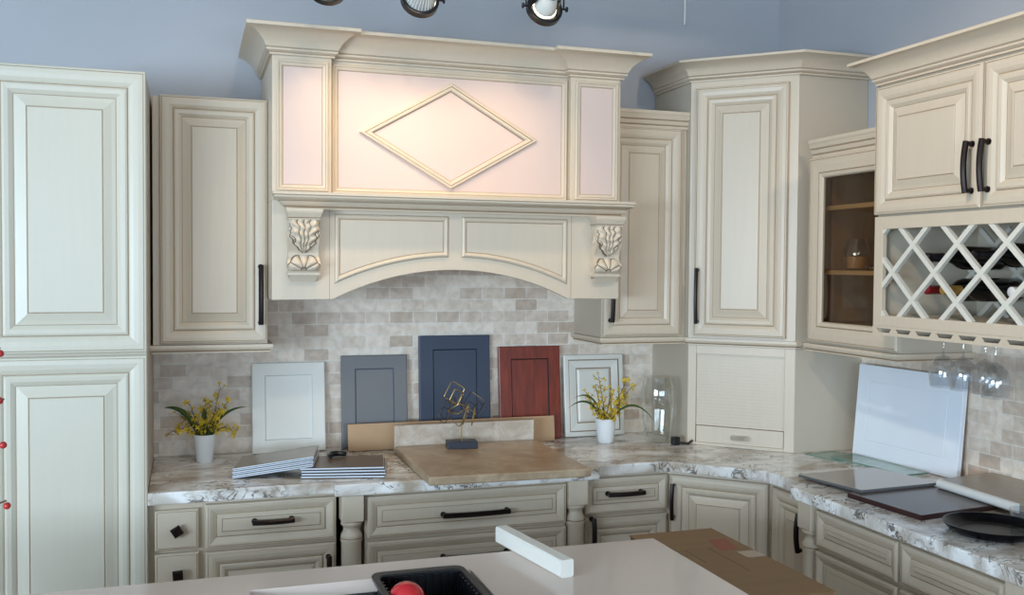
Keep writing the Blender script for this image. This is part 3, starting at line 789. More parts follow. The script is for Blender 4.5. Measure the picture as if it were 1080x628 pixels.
u = thing('base_cabinet', 'cream base cabinet with drawer over door, right of the wide drawer cabinet', 'cabinet', (.3155, 0, 0))
base_box(u, .348, .600)
d = front('drawer', u, .006, .345, .728, .862, -.600, drawer_rings()); pull(d, .166, .803, -.6155, .150, False)
d = front('door', u, .006, .345, .12, .714, -.600, door_rings(.95)); pull(d, .034, .655, -.6205, .135, True)

# corner base, diagonal front
cA = Vector((.664, -.603)); cB = Vector((.945, -.884)); cw = (cB - cA).length
u = thing('corner_base_cabinet', 'diagonal cream corner base cabinet with one door and black pull', 'cabinet', (cA.x, cA.y, 0))
bl = lambda x, y: (x - cA.x, y - cA.y)
mb = MB(); mb.prism([bl(*cA), bl(*cB), bl(RW - .009, cB.y), bl(RW - .009, -.0085), bl(cA.x, -.0085)], .10, .874); mb.build('carcass', CREAM, u)
mb = MB(); mb.prism([bl(cA.x + .06, cA.y + .06), bl(cB.x + .06, cB.y + .06), bl(RW - .02, cB.y + .06), bl(RW - .02, -.02), bl(cA.x + .06, -.02)], 0, .10); mb.build('toe_kick', SIDE, u)
mb = MB(); mb.T = MFACE; mb.rings(rect(.018, cw - .012, .12, .862), door_rings(.98), 0); d = mb.build('door', [CREAM, GLAZE], u)
mb = MB(); mb.T = MFACE
pts = [(.036, -.0205 - .022 - .008 * (1 - t * t), .765 + t * .068) for t in [-1 + i / 6 for i in range(13)]]
mb.tube(pts, .0078, 8, up=(0, 1, 0))
for e in (-.060, .060): mb.tube([(.036, -.019, .765 + e), (.036, -.045, .765 + e)], .0068, 8)
mb.build('handle', BRONZE, d, smooth=True)

# right run: local x runs along the wall towards the camera
def right_thing(name, label, cat, y): return thing(name, label, cat, (RW, y, 0), -pi / 2)
u = right_thing('base_cabinet', 'slim cream base cabinet door between corner cabinet and turned post', 'cabinet', -.886)
base_box(u, .270, RW - .945)
d = front('door', u, .020, .262, .12, .858, -(RW - .945), door_rings(.9)); pull(d, .222, .745, -(RW - .945) - .0205, .135, True)
post(.895, -1.200, 'turned cream post on the right run under the counter, near the cardboard box')
u = right_thing('base_cabinet', 'cream drawer base cabinet on the right run, next to the turned post', 'cabinet', -1.242)
base_box(u, .398, RW - .888)
for i, (a, b) in enumerate(((.742, .860), (.440, .728), (.12, .427))):
    d = front('drawer', u, .006, .393, a, b, -(RW - .888), drawer_rings())
u = right_thing('base_cabinet', 'cream drawer base cabinet at the right edge, nearer the camera', 'cabinet', -1.641)
base_box(u, .388, RW - .888)
for i, (a, b) in enumerate(((.742, .860), (.440, .728), (.12, .427))):
    d = front('drawer', u, .006, .382, a, b, -(RW - .888), drawer_rings())
post(.895, -2.072, 'turned cream post at the lower right edge under the counter')
u = right_thing('base_cabinet', 'cream base cabinet end beyond the last post at lower right', 'cabinet', -2.115)
base_box(u, .85, RW - .888)

# ------------------------------------------------------------------ stone worktop
outl = [(XP + .001, -.0085), (XP + .001, -.642), (-.596, -.642), (-.596, -.693), (.352, -.693), (.352, -.642), (.646, -.642), (.905, -.901), (.905, -1.085), (.898, -1.108), (.880, -1.118), (.858, -1.124), (.846, -1.140), (.846, -3.0), (RW - .0085, -3.0), (RW - .0085, -.0085)]
mb = MB(); mb.prism(outl, .8755, .9150)
tag(mb.build('countertop', GRANITE, None, bevel=.004), 'long veined stone worktop running along both walls around the corner', 'countertop')

# ------------------------------------------------------------------ island
IX0, IX1, IY0, IY1 = -2.05, .104, -2.56, -1.62
t = thing('kitchen_island', 'cream island base in the foreground under the pale counter', 'island', (-.97, -2.09, 0))
mb = MB()
for b_ in ((-1.02, -.99, -.42, .42), (.99, 1.02, -.42, .42), (-.99, .99, -.42, -.39), (-.99, .99, .39, .42)): mb.box(*b_, .10, .8985)
mb.build('body', SIDE, t); mb = MB(); mb.box(-.97, .97, -.37, .37, 0, .10); mb.build('toe_kick', SIDE, t)
hx0, hx1, hy0, hy1 = -.925, -.426, -2.12, -1.735
mb = MB(); o_ = [(IX0, IY0), (IX1, IY0), (IX1, IY1), (IX0, IY1)]; i_ = [(hx0, hy0), (hx1, hy0), (hx1, hy1), (hx0, hy1)]
vs = [(x, y, z) for z in (.9, .93) for (x, y) in o_ + i_]
fs = []
for k in range(4):
    n_ = (k + 1) % 4
    fs += [(8 + k, 8 + n_, 12 + n_, 12 + k), (k, 4 + k, 4 + n_, n_), (k, n_, 8 + n_, 8 + k), (4 + k, 12 + k, 12 + n_, 4 + n_)]
mb.add(vs, fs)
tag(mb.build('island_countertop', WHITEQ, None, bevel=.002), 'pale polished quartz island counter with sink cut-out in the foreground', 'countertop')
t = thing('sink', 'steel sink basin under the cut-out of the pale island counter', 'sink', ((hx0 + hx1) / 2, (hy0 + hy1) / 2, .70))
a, b = (hx1 - hx0) / 2 + .006, (hy1 - hy0) / 2 + .006
vs = [(-a, -b, .1995), (a, -b, .1995), (a, b, .1995), (-a, b, .1995), (-a + .02, -b + .02, 0), (a - .02, -b + .02, 0), (a - .02, b - .02, 0), (-a + .02, b - .02, 0)]
a2, b2 = a + .02, b + .02
vs += [(-a2, -b2, .1995), (a2, -b2, .1995), (a2, b2, .1995), (-a2, b2, .1995), (-a2, -b2, -.01), (a2, -b2, -.01), (a2, b2, -.01), (-a2, b2, -.01)]
fs = [(4, 5, 6, 7), (15, 14, 13, 12)]
for k in range(4):
    n_ = (k + 1) % 4
    fs += [(k, n_, 4 + n_, 4 + k), (k, 8 + k, 8 + n_, n_), (8 + k, 12 + k, 12 + n_, 8 + n_)]
mb = MB(); mb.add(vs, fs); mb.build('basin', STEEL, t)
mb = MB(); mb.lathe([(.045, .0), (.045, .003), (.03, .003), (.028, .001)], 24); mb.build('drain', BLACK, t)
# black over-sink rack
t = thing('dish_rack', 'black ribbed over-sink dish rack sitting in the island sink', 'dish rack', (-.553, -1.940, .930))
def rr(cx, cy, a, b, r, n=6):
    P = []
    for (sx_, sy_, a0) in ((1, 1, 0), (-1, 1, pi / 2), (-1, -1, pi), (1, -1, 3 * pi / 2)):
        for i in range(n + 1):
            an = a0 + pi / 2 * i / n; P.append((cx + sx_ * (a - r) + r * cos(an), cy + sy_ * (b - r) + r * sin(an)))
    return P
ax, by = .108, .215
def ringwall(mb, A1, A2, z0, z1):
    n = len(A1); vs = [(x, y, z) for z in (z0, z1) for (x, y) in A1] + [(x, y, z) for z in (z0, z1) for (x, y) in A2]
    fs = []
    for i in range(n):
        j = (i + 1) % n
        fs += [(i, j, n + j, n + i), (2 * n + i, 3 * n + i, 3 * n + j, 2 * n + j), (n + i, n + j, 3 * n + j, 3 * n + i), (i, 2 * n + i, 2 * n + j, j)]
    mb.add(vs, fs)
mb = MB(); ringwall(mb, rr(0, 0, ax, by, .025), rr(0, 0, ax - .014, by - .030, .02), .0005, .012); mb.build('rim', BLACK, t, smooth=True, bevel=.003)
mb = MB()
bx_, by_ = ax - .018, by - .036
mb.box(-bx_, bx_, -by_, by_, -.062, -.056)
N = 17
for i in range(N):
    y = -by_ + 2 * by_ * i / (N - 1)
    for sx_ in (-1, 1): mb.box(sx_ * bx_ - .003, sx_ * bx_ + .003, y - .004, y + .004, -.06, .006)
for i in range(11):
    x = -bx_ + 2 * bx_ * i / 10
    for sy_ in (-1, 1): mb.box(x - .004, x + .004, sy_ * by_ - .003, sy_ * by_ + .003, -.06, .006)
for q in ((-bx_ - .006, bx_ + .006, by_ + .003, by_ + .006), (-bx_ - .006, bx_ + .006, -by_ - .006, -by_ - .003), (-bx_ - .006, -bx_ - .003, -by_ - .003, by_ + .003), (bx_ + .003, bx_ + .006, -by_ - .003, by_ + .003)): mb.box(*q, -.062, .004)
mb.build('ribbed_basket', BLACK, t)
mb = MB(); mb.sphere((0, 0, .042), .042, 14)
rb = thing('red_ball', 'glossy red ball lying in the black dish rack', 'ball', (-.606, -1.865, .8745))
mb.build('ball', REDG, rb, smooth=True)
# white sill bar lying across the island edge
bv = Vector((-.055, .325)); ang = atan2(bv.y, bv.x)
mb = MB(); L_ = bv.length
mb.rings([(-.017, .003), (-.014, 0), (.014, 0), (.017, .003), (.017, .038), (.014, .041), (-.014, .041), (-.017, .038)], [(0, 0, 0), (0, L_, 0)], 0)
o = mb.build('quartz_bar', WHITEP, None, loc=(-.232, -1.858, .9302)); o.rotation_euler = (0, 0, ang + pi / 2 + 0)
tag(o, 'white rectangular bar lying across the far edge of the island', 'bar')

# cardboard box
t = thing('cardboard_box', 'large brown cardboard carton with red print standing beside the island', 'box', (.33, -1.59, 0))
mb = MB(); mb.box(-.136, .136, -.305, .305, 0, .838); mb.build('carton', KRAFT, t, bevel=.003)
mb = MB(); mb.box(-.138, .138, -.307, .307, .838, .8415)
mb.build('top_flap', KRAFT, t)
mb = MB(); mb.add([(.040, .085, .8419), (.098, .082, .8419), (.118, .190, .8419), (.062, .197, .8419)], [(0, 1, 2, 3)]); mb.build('printed_mark', REDINK, t)
mb = MB()
for (x0, x1, y0, y1) in ((-.10, -.094, .02, .20), (-.085, -.080, .06, .17), (-.055, -.051, .0, .12), (.02, .0235, -.10, .12)): mb.box(x0, x1, y0, y1, .8416, .8419)
mb.build('printed_text', INK, t)
mb = MB(); mb.box(.078, .137, .0, .062, .8420, .8423); mb.build('packing_tape', TAPE, t)

# ------------------------------------------------------------------ sample doors leaning on the backsplash
def shaker_rings(w, g=True):
    return [(0, 0, 0), (0, .017, 0), (.003, .019, 0), (w, .019, 0), (w + .002, .013, 1), (w + .005, .012, 1 if g else 0), (w + .007, .012, 0)]
def lean_door(name, label, x0, x1, h, ybot, mats, rings, ytop=-.0105):
    th = math.asin(max(-.9, min(.9, (-ybot + ytop) / h)))
    o = thing(name, label, 'cabinet door', ((x0 + x1) / 2, ybot, .9155), 0)
    w = (x1 - x0) / 2
    mb = MB(); mb.T = Matrix.Rotation(-th, 4, 'X'); mb.rings(rect(-w, w, 0, h), rings, 0.0)
    mb.build('panel', mats, o)
lean_door('door_sample', 'white shaker sample door leaning on the tile beside the left flower pot', -.822, -.545, .345, -.055, [WHITEP, WHITED], shaker_rings(.048))
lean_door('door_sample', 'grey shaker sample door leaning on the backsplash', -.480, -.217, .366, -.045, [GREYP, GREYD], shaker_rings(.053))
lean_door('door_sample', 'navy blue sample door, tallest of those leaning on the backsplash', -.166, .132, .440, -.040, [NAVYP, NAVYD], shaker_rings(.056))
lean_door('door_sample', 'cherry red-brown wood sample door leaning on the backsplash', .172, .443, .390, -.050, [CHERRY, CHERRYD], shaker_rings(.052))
lean_door('door_sample', 'off-white glazed sample door leaning behind the right flower pot', .463, .737, .348, -.045, [WHITEP, GLAZE],
          [(0, 0, 0), (0, .017, 0), (.003, .019, 0), (.020, .019, 0), (.021, .016, 1), (.024, .016, 1), (.026, .0185, 0), (.056, .014, 0), (.058, .011, 1), (.061, .011, 1), (.070, .016, 0), (.072, .016, 0)])

mb = MB(); mb.T = Matrix.Rotation(-.12, 4, 'X'); mb.box(-.428, .428, -.012, 0, 0, .105)
tag(mb.build('backing_board', TANB, None, bevel=.002, loc=(-.038, -.115, .9155)), 'long tan board standing on edge in front of the sample doors', 'board')

t = thing('countertop_sample', 'marbled taupe laminate countertop sample with backsplash lip, on the counter', 'countertop sample', (-.022, -.21, .9155))
mb = MB(); mb.prism([(-.279, 0), (-.281, -.585), (.262, -.605), (.290, -.60), (.290, 0)], 0, .0295); mb.build('deck', MARBLED, t, bevel=.005)
mb = MB(); mb.box(-.279, .290, 0, .018, 0, .108); mb.build('backsplash_lip', [MARBLEDP], t, bevel=.003)

# wire sculpture
t = thing('sculpture', 'small gold wire squares sculpture on a dark block, on the laminate sample', 'sculpture', (-.062, -.312, .9455))
mb = MB(); mb.box(-.058, .058, -.034, .034, 0, .027); mb.T = None
b = mb.build('base_block', NAVYB, t, bevel=.002); b.rotation_euler = (0, 0, -.12)
mb = MB(); mb.tube([(0, 0, .026), (0, 0, .105)], .0022, 8); mb.build('stem', GOLD, t)
def sq(cx, cz, s_, rot, tilt, yaw, m_, y=0.0):
    mb = MB(); M = Matrix.Translation((cx, y, cz)) @ Matrix.Rotation(yaw, 4, 'Z') @ Matrix.Rotation(tilt, 4, 'X') @ Matrix.Rotation(rot, 4, 'Y')
    P = []; r_ = s_ * .22
    for (sx_, sz_, a0) in ((1, 1, 0), (-1, 1, pi / 2), (-1, -1, pi), (1, -1, 3 * pi / 2)):
        for i in range(4):
            an = a0 + pi / 2 * i / 3; P.append(M @ Vector((sx_ * (s_ - r_) + r_ * cos(an), 0, sz_ * (s_ - r_) + r_ * sin(an))))
    P.append(P[0]); P.append(P[1])
    mb.tube(P, .0019 if m_ is GOLD else .0014, 6, cap=False); mb.build('wire_square', m_, t, smooth=True)
sq(-.030, .212, .034, .5, .1, .3, GOLD); sq(-.026, .196, .026, .45, .2, .5, GOLD, -.012)
sq(.052, .168, .034, .6, .2, -.7, DARKGOLD, .01); sq(-.062, .150, .032, .55, .2, .9, DARKGOLD, .008)
sq(-.018, .150, .030, .5, .9, .2, GOLD, -.01); sq(.012, .128, .032, .55, .3, 1.15, GOLD, -.014)
sq(.044, .118, .028, .5, .2, 1.2, GOLD, -.008); sq(-.016, .112, .026, .7, .3, -.9, DARKGOLD, .01); sq(.000, .178, .030, .4, .1, 1.2, DARKGOLD, 0); sq(-.070, .128, .026, .5, .2, .5, DARKGOLD, -.006); sq(.066, .142, .026, .7, .1, .3, DARKGOLD, .004); sq(.030, .150, .022, .5, .2, .1, DARKGOLD, -.01); sq(-.040, .172, .024, .55, .1, 1.0, DARKGOLD, -.008)

# stacks of sample boards
def boards(x, y, z, yaw, n, w, d_, th, gap, roll, tops, label, grp, fan=0.0):
    Mb = Matrix.Translation((x, y, z)) @ Matrix.Rotation(yaw, 4, 'Z') @ Matrix.Rotation(-roll, 4, 'Y')
    words = ['lowest', 'second from the bottom', 'third from the bottom', 'third from the top', 'second from the top', 'topmost'] if n == 6 else ['lowest', 'second from the bottom', 'second from the top', 'topmost']
    for i in range(n):
        j_ = random.uniform(-.004, .004)
        o = thing('sample_board', '%s board of the %s' % (words[i], label), 'sample board', (0, 0, 0), 0, grp)
        o.matrix_world = Mb @ Matrix.Translation((j_, random.uniform(-.003, .003), i * (th + gap))) @ Matrix.Rotation(fan * (i - n / 2), 4, 'Z')
        mb = MB(); mb.box(0, w, 0, d_, th * .42, th); mb.build('edge', [SAMPLEEDGE], o)
        mb = MB(); mb.box(.001, w - .001, .001, d_ - .001, 0, th * .42); mb.build('gap_shade', [SAMPLEDARK], o)  # dark layer standing in for the shade in the gaps between boards
        mb = MB(); mb.box(.0015, w - .0015, .0015, d_ - .0015, th, th + .0006); mb.build('face', tops, o)
boards(-.690, -.560, .9155, -.20, 4, .280, .215, .0072, .0018, 0, SAMPLETOP2, 'brown-topped right stack on the counter', 'sample boards in the right stack', .02)
boards(-.908, -.500, .9160, -.20, 6, .270, .220, .0054, .0004, .137, SAMPLETOP, 'tilted left stack on the counter', 'sample boards in the tilted left stack', .006)
mb = MB()
pts = [(-.032, -.014, .009), (-.024, .004, .010), (-.010, .012, .011), (.010, .012, .011), (.024, .004, .010), (.032, -.014, .009)]
mb.tube(pts, [.008, .009, .0105, .0105, .009, .008], 10); o = mb.build('cabinet_pull', BLACK, None, smooth=True, loc=(-.553, -.405, .9525)); o.rotation_euler = (0, 0, .5)
tag(o, 'black cabinet pull lying where the two sample stacks meet', 'handle')

# ------------------------------------------------------------------ flower pots
def flowers(loc, label, rtop, rbot, h, twigs, leaves, square=False, seed=1):
    rnd = random.Random(seed)
    t = thing('potted_flowers', label, 'potted plant', loc)
    mb = MB(); prof = [(rbot * .9, 0), (rbot, .004), (rtop, h - .004), (rtop, h), (rtop - .004, h), (rbot - .002, .01), (.001, .008)]
    mb.lathe(prof, 32); mb.build('pot', POTW, t, smooth=True)
    mb = MB(); mb.lathe([(.001, h - .018), (rtop - .006, h - .016)], 20); mb.build('moss', LEAF, t)
    for (pts, r0) in twigs:
        P = [Vector(q) for q in pts]; n = 14; C = []
        for i in range(n + 1):                      # quadratic/cubic curve through the control points
            u_ = i / n
            if len(P) == 3: C.append(P[0] * (1 - u_)**2 + P[1] * 2 * u_ * (1 - u_) + P[2] * u_**2)
            else: C.append(P[0] * (1 - u_)**3 + P[1] * 3 * u_ * (1 - u_)**2 + P[2] * 3 * u_**2 * (1 - u_) + P[3] * u_**3)
        mb = MB(); mb.tube(C, [r0 * (1 - .55 * i / n) for i in range(n + 1)], 6)
        tw = mb.build('twig', TWIG, t, smooth=True)
        fb = MB()
        for i in range(4, n + 1):
            for q in range(2 if rnd.random() < .45 else 1):
                c = C[i] + Vector((rnd.uniform(-.019, .019), rnd.uniform(-.018, .018), rnd.uniform(-.015, .019)))
                fb.tube([C[i], c], .0008, 4, 1)
                M = Matrix.Translation(c) @ Matrix.Rotation(rnd.uniform(0, 2 * pi), 4, 'Z') @ Matrix.Rotation(rnd.uniform(.6, 2.2), 4, 'X') @ Matrix.Rotation(rnd.uniform(0, pi), 4, 'Z')
                s_ = rnd.uniform(.007, .012)
                for k in range(4):
                    Q = M @ Matrix.Rotation(k * pi / 2, 4, 'Z')
                    pet = [(0, 0, 0), (.30 * s_, .35 * s_, .002), (.22 * s_, .95 * s_, .004), (0, 1.15 * s_, .002), (-.22 * s_, .95 * s_, .004), (-.30 * s_, .35 * s_, .002)]
                    fb.add([Q @ Vector(v) for v in pet], [(0, 1, 2, 3, 4, 5)], 0)
                fb.sphere(c, .0022, 4, 0)
        fb.build('blossoms', [YELLOW, TWIG], tw)
    for (a, b, c, wd) in leaves:
        a, b, c = Vector(a), Vector(b), Vector(c); n = 14; vs = []
        for i in range(n + 1):
            u_ = i / n; q = a * (1 - u_)**2 + b * 2 * u_ * (1 - u_) + c * u_**2
            tg = ((b - a) * (1 - u_) + (c - b) * u_).normalized(); sd = tg.cross(Vector((.2, -1, .1))).normalized()
            w_ = wd * (sin(pi * min(1, .18 + .82 * u_))**.8)
            sd2 = Vector((sd.x, sd.y, sd.z)); nrm = tg.cross(sd2)
            vs += [q - sd2 * w_ + nrm * w_ * .25, q - nrm * w_ * .15, q + sd2 * w_ + nrm * w_ * .25]
        fs = [(3 * i + k, 3 * i + 3 + k, 3 * i + 4 + k, 3 * i + 1 + k) for i in range(n) for k in range(2)]
        mb = MB(); mb.add(vs, fs); o = mb.build('leaf', LEAF, t, smooth=True)
        so = o.modifiers.new('thick', 'SOLIDIFY'); so.thickness = .0012
    return t
flowers((-.997, -.166, .9152), 'white pot of yellow blossoms with strap leaves on the counter beside pantry', .041, .029, .103,
        [(((-.01, 0, .085), (-.03, -.02, .16), (-.05, -.01, .215)), .0022), (((0, 0, .085), (.01, -.03, .18), (.002, -.03, .232)), .0022), (((.01, 0, .085), (.04, 0, .17), (.088, -.01, .225)), .0022),
         (((.015, 0, .085), (.05, -.02, .13), (.050, -.03, .20)), .002), (((-.015, 0, .085), (-.05, 0, .15), (-.085, .0, .175)), .002), (((.0, -.01, .085), (.02, -.03, .15), (.035, -.04, .185)), .002),
         (((-.02, 0, .090), (-.06, -.02, .145), (-.10, -.03, .135), (-.125, -.03, .112)), .0018), (((.02, 0, .09), (.06, -.02, .15), (.10, -.02, .125), (.105, -.02, .09)), .0018),
         (((.01, 0, .085), (.04, -.02, .2), (.055, -.02, .275)), .0014), (((-.005, 0, .085), (-.01, -.03, .14), (-.03, -.04, .15)), .0016)],
        [((-.012, 0, .08), (-.055, -.02, .22), (-.140, -.01, .205), .010), ((.012, .0, .08), (.05, 0, .20), (.152, .0, .197), .006), ((.0, -.01, .08), (.0, -.02, .15), (-.002, -.025, .205), .013), ((-.005, 0, .08), (-.02, -.03, .13), (-.05, -.03, .17), .009), ((.010, -.01, .08), (.025, -.02, .13), (.035, -.02, .17), .009)], seed=3)
flowers((.584, -.205, .9152), 'white pot of yellow blossoms before the off-white glazed door, near the vase', .043, .034, .100,
        [(((-.01, 0, .08), (-.04, -.02, .16), (-.055, -.02, .245)), .0022), (((0, 0, .08), (.0, -.03, .17), (.01, -.03, .225)), .0022), (((.01, 0, .08), (.05, 0, .17), (.088, -.01, .255)), .0022),
         (((.015, 0, .08), (.06, -.02, .14), (.075, -.03, .19)), .002), (((-.015, 0, .08), (-.06, 0, .15), (-.08, .0, .20)), .002), (((.0, -.01, .08), (.02, -.03, .14), (.045, -.04, .165)), .002),
         (((-.01, -.01, .08), (-.04, -.03, .12), (-.06, -.04, .155)), .002), (((.01, 0, .09), (.05, -.02, .17), (.11, -.01, .225)), .0018), (((0, 0, .09), (-.03, -.03, .20), (-.045, -.02, .285)), .0014),
         (((.0, -.02, .09), (.01, -.04, .12), (.015, -.05, .10)), .0014), (((-.01, -.02, .09), (-.03, -.04, .13), (-.035, -.05, .12)), .0014)],
        [((-.012, 0, .08), (-.075, -.02, .225), (-.170, -.01, .150), .005), ((-.010, 0, .08), (-.06, -.02, .24), (-.15, -.02, .19), .004), ((.012, .0, .08), (.09, -.06, .225), (.150, -.14, .105), .005), ((.0, -.01, .08), (-.01, -.02, .13), (-.03, -.025, .155), .007), ((-.005, 0, .08), (-.025, -.03, .12), (-.05, -.03, .15), .007)], seed=11)

# hurricane vase
mb = MB(); mb.lathe([(.001, .003), (.048, .003), (.052, .001), (.056, .004), (.061, .03), (.070, .11), (.0745, .17), (.073, .21), (.067, .255), (.062, .272),
                     (.0605, .272), (.0655, .255), (.0712, .21), (.0727, .17), (.068, .11), (.059, .03), (.053, .008), (.001, .006)], 40)
tag(mb.build('glass_vase', CLEAR, None, smooth=True, loc=(.800, -.262, .9152)), 'tall clear glass hurricane vase in front of the corner cabinet', 'vase')
t = thing('power_cord', 'black plug and cord lying by the base of the glass vase', 'cord', (.838, -.345, .9153))
mb = MB(); mb.box(-.020, .012, -.014, .014, .0, .034); mb.build('plug', BLACK, t, bevel=.004)
mb = MB(); mb.tube([(.005, 0, .012), (.025, -.006, .006), (.05, -.010, .005), (.058, -.012, .012), (.066, -.014, .018)], .005, 8); mb.build('cord', BLACK, t, smooth=True)

# ------------------------------------------------------------------ things on the right counter
# glossy white panel leaning on the right wall
t = thing('door_sample', 'glossy white slab door leaning against the right wall on the counter', 'cabinet door', (1.430, -.716, .9153), -pi / 2 + .075)
th = math.asin(.030 / .355)
mb = MB(); mb.T = Matrix.Rotation(-th, 4, 'X')
mb.rings(rect(0, .512, 0, .355), [(0, 0, 0), (0, .017, 0), (.002, .019, 0), (.060, .019, 0), (.0615, .0182, 0), (.064, .0182, 0), (.0655, .019, 0)], 0)
mb.build('lacquered_face', [WHITEG], t)
mb = MB(); mb.T = Matrix.Rotation(-th, 4, 'X'); mb.box(.002, .510, .0005, .004, .002, .353); mb.build('raw_back', TANB, t)
def flat(name, label, cat, P, z, th, mats, bev=.001, tilt=None):
    mb = MB(); n = len(P)
    mb.add([(x, y, 0) for x, y in P] + [(x, y, th) for x, y in P], [tuple(reversed(range(n))), tuple(range(n, 2 * n))] + [(i, (i + 1) % n, n + (i + 1) % n, n + i) for i in range(n)], [0, 0] + [1] * n)
    o = mb.build(name, mats, None, bevel=bev); o.location = (0, 0, z); return tag(o, label, cat)
def rot_rect(cx, cy, a, b, r): return [(cx + x * cos(r) - y * sin(r), cy + x * sin(r) + y * cos(r)) for (x, y) in ((-a, -b), (a, -b), (a, b), (-a, b))]
GREENE = mat('glass_sheet_edge', srgb(110, 140, 128), 0.15)
flat('glass_sheet', 'green tinted glass sheet flat on the counter by the corner cabinet', 'glass', [(1.228, -.675), (1.262, -.84), (1.415, -.80), (1.37, -.66)], .9153, .004, [GREENG, GREENE])
flat('glass_sheet', 'longer green tinted glass sheet at the foot of the white panel', 'glass', [(1.272, -.775), (1.318, -1.135), (1.425, -1.125), (1.395, -.745)], .9195, .005, [GREENG, GREENE])
flat('sample_slab', 'dark brown wood-look sample board under the grey board, right counter', 'sample board', [(.927, -1.33), (.950, -1.637), (1.250, -1.600), (1.270, -1.25)], .9153, .016, [LAMDARK, LAMEDGE])
mb = MB(); P = [(.945, -1.04, .9205), (.965, -1.352, .9320), (1.292, -1.332, .9320), (1.276, -1.015, .9205)]
mb.add([(x - 1.12, y + 1.18, z - .9205) for x, y, z in P] + [(x - 1.12, y + 1.18, z + .009 - .9205) for x, y, z in P], [(3, 2, 1, 0), (4, 5, 6, 7), (0, 1, 5, 4), (1, 2, 6, 5), (2, 3, 7, 6), (3, 0, 4, 7)], [0, 0, 1, 1, 1, 1])
o = mb.build('sample_slab', [LAMGREY, GREYEDGE], None, bevel=.001, loc=(1.12, -1.18, .9205))
tag(o, 'glossy light grey sample board lying on the counter before the white panel', 'sample board')
# laminate countertop piece by the wall
t = thing('countertop_sample', 'taupe countertop offcut with pale rolled edge at the right wall', 'countertop sample', (1.258, -1.365, .932))
mb = MB(); mb.prism([(0, 0), (-.020, -.345), (.245, -.345), (.245, .03)], 0, .030); mb.build('deck', LAMTOP, t, bevel=.002)
mb = MB(); mb.tube([(-.002, -.002, .015), (-.0215, -.342, .015)], .0150, 12); mb.build('rolled_edge', LAMLIP, t, smooth=True)
# plate and crystal dish
t = thing('plate', 'round black plate on the right counter', 'plate', (1.048, -1.800, .9153))
mb = MB(); mb.lathe([(.001, .005), (.086, .005), (.101, .008), (.115, .020), (.123, .027), (.127, .027), (.125, .021), (.113, .008), (.099, 0), (.001, 0)], 56); mb.build('dish', BLACKG, t, smooth=True)
t = thing('crystal_dish', 'cut crystal dish at the right edge of the counter behind the black plate', 'dish', (1.204, -1.752, .9153))
mb = MB(); prof = [(.001, .001), (.020, .001), (.025, .004), (.031, .022), (.036, .044), (.034, .044), (.029, .022), (.023, .008), (.001, .006)]
mb.lathe(prof, 18); mb.build('bowl', CLEARW, t)

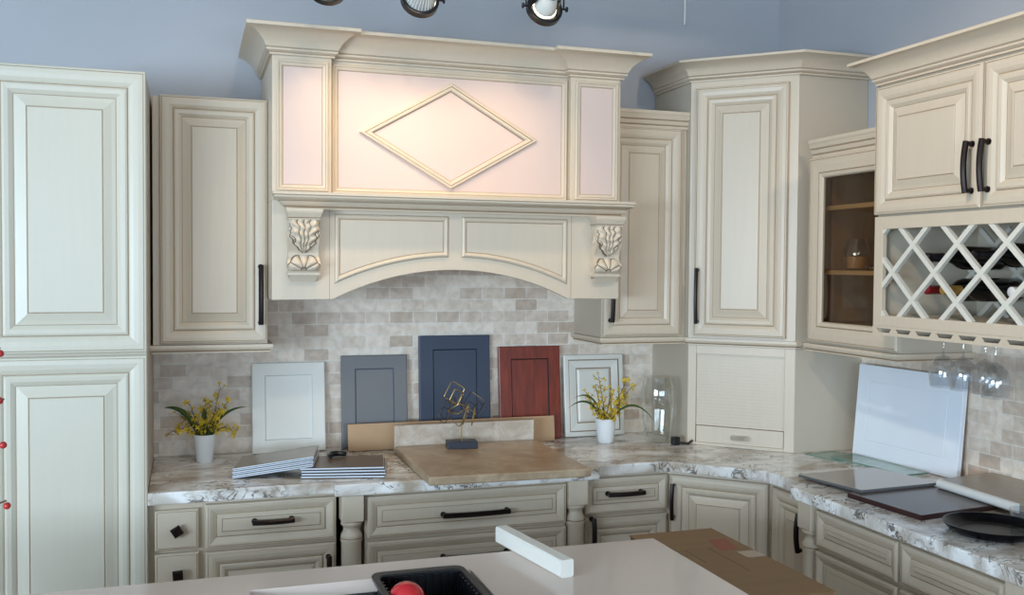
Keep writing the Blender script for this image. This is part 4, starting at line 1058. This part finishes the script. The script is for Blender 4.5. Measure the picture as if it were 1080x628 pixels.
# ------------------------------------------------------------------ track lights
TY = -0.86
t = thing('track_rail', 'black ceiling track rail carrying the spotlights above the hood', 'light track', (0, TY, 2.83))
mb = MB(); mb.box(-1.6, 1.2, -.018, .018, 0, .035); mb.build('rail', BLACK, t)
for x in (-1.4, 1.0):
    mb = MB(); mb.tube([(x, 0, .035), (x, 0, .37)], .008, 8); mb.build('stem', BLACK, t)
def head(x, z, tilt, label, glow):
    t = thing('track_spotlight', label, 'spotlight', (x, TY, z), 0, 'track spotlights along the top edge')
    M = Matrix.Rotation(tilt, 4, 'X')     # local -z is the aim
    mb = MB(); mb.T = M
    mb.lathe([(.058, -.020), (.061, -.018), (.061, .002), (.058, .004), (.051, .004), (.051, -.020), (.058, -.020)], 40); mb.build('ring', BLACK, t, smooth=True)
    mb = MB(); mb.T = M
    mb.lathe([(.036, -.008), (.039, .000), (.034, .022), (.026, .050), (.019, .070)] if glow else [(.050, -.006), (.048, .004), (.040, .030), (.028, .058), (.020, .070)], 40, 0)
    lm = mb.build('bulb', LAMPWHITE if glow else LAMPGLASS, t, smooth=not False)
    mb = MB(); mb.T = M
    for i in range(28):
        a = 2 * pi * i / 28
        if not glow: mb.tube([(.0485 * cos(a), .0485 * sin(a), .004), (.0405 * cos(a), .0405 * sin(a), .030), (.0285 * cos(a), .0285 * sin(a), .058)], .0016, 5)
    if not glow: mb.build('bulb_ribs', WHITEP, lm, smooth=True)
    mb = MB(); mb.T = M; mb.lathe([(.001, -.014), (.035, -.012), (.0405, -.003), (.0395, .001)] if glow else [(.001, -.012), (.049, -.010), (.0505, -.006)], 36); mb.build('lens', LAMPGLOW, t, smooth=True)
    mb = MB(); mb.T = M; mb.lathe([(.021, .066), (.024, .072), (.024, .105), (.016, .115)], 20); mb.build('socket', BLACK, t, smooth=True)
    mb = MB(); mb.T = M
    for sg in (-1, 1):
        mb.tube([(sg * .052, 0, .0), (sg * .022, 0, .088)], .0035, 6)
    mb.build('ring_brace', BLACK, t)
    for sg in (-1, 1):
        mb = MB(); mb.tube([(sg * .058, 0, 0), (sg * .076, 0, 0)], .0035, 8); mb.tube([(sg * .074, 0, 0), (sg * .079, 0, 0)], .009, 12)
        mb.build('thumb_screw', BLACK, t, smooth=True)
    mb = MB()
    yk = 2.83 - z
    for sg in (-1, 1): mb.tube([(sg * .066, 0, 0), (sg * .066, 0, .14), (sg * .030, 0, .18)], .0028, 6)
    mb.tube([(-.034, 0, .18), (.034, 0, .18)], .005, 8); mb.tube([(0, 0, .18), (0, 0, yk)], .007, 8)
    mb.build('yoke', BLACK, t)
    return t
TILT = RAD(68)
for (x, z, lab, gl) in ((-.646, 2.496, 'track spotlight barely entering the frame at top left, leftmost of three', False), (-.355, 2.484, 'middle track spotlight with ribbed silver bulb', False), (.064, 2.494, 'right track spotlight with glowing white bulb', True)):
    head(x, z, TILT, lab, gl)
    aim = Vector((0, sin(TILT), -cos(TILT)))
    spot_light('track_lamp', Vector((x, TY, z)) + aim * .03, (x * 0.5 - .07, -.5, 1.68), 8.0, WARM, 100, 1.0, 0.025)
mb = MB(); mb.tube([(0, 0, 0), (0, 0, .720)], .0055, 8)
tag(mb.build('hanging_rod', RODM, None, smooth=True, loc=(.578, TY, 2.480)), 'thin grey rod hanging from the ceiling at top right', 'rod')

# berry branches in a vase at the left end of the island, only a few berries reach the frame
t = thing('berry_branches', 'red berry branches just reaching in at the left edge of the frame', 'plant', (-1.50, -2.02, .9302))
mb = MB(); mb.lathe([(.040, 0), (.055, .03), (.050, .12), (.034, .17), (.038, .18), (.034, .18), (.046, .12), (.001, .01)], 24); mb.build('vase', POTW, t, smooth=True)
rnd = random.Random(5)
for q in range(5):
    ex, ez = .143 + rnd.uniform(-.012, .012), .25 + .09 * q
    a, b, c = Vector((0, 0, .12)), Vector((.02, rnd.uniform(-.03, .03), ez)), Vector((ex, .01, ez + .04))
    C = [a * (1 - u_)**2 + b * 2 * u_ * (1 - u_) + c * u_**2 for u_ in [i / 10 for i in range(11)]]
    mb = MB(); mb.tube(C, .0018, 6); tw = mb.build('twig', TWIG, t)
    mb = MB()
    for i in (6, 7, 8, 9, 10):
        mb.sphere(C[i] + Vector((rnd.uniform(-.008, .008), rnd.uniform(-.01, .01), rnd.uniform(-.01, .01))), .0065, 6)
    mb.build('berries', REDB, tw, smooth=True)
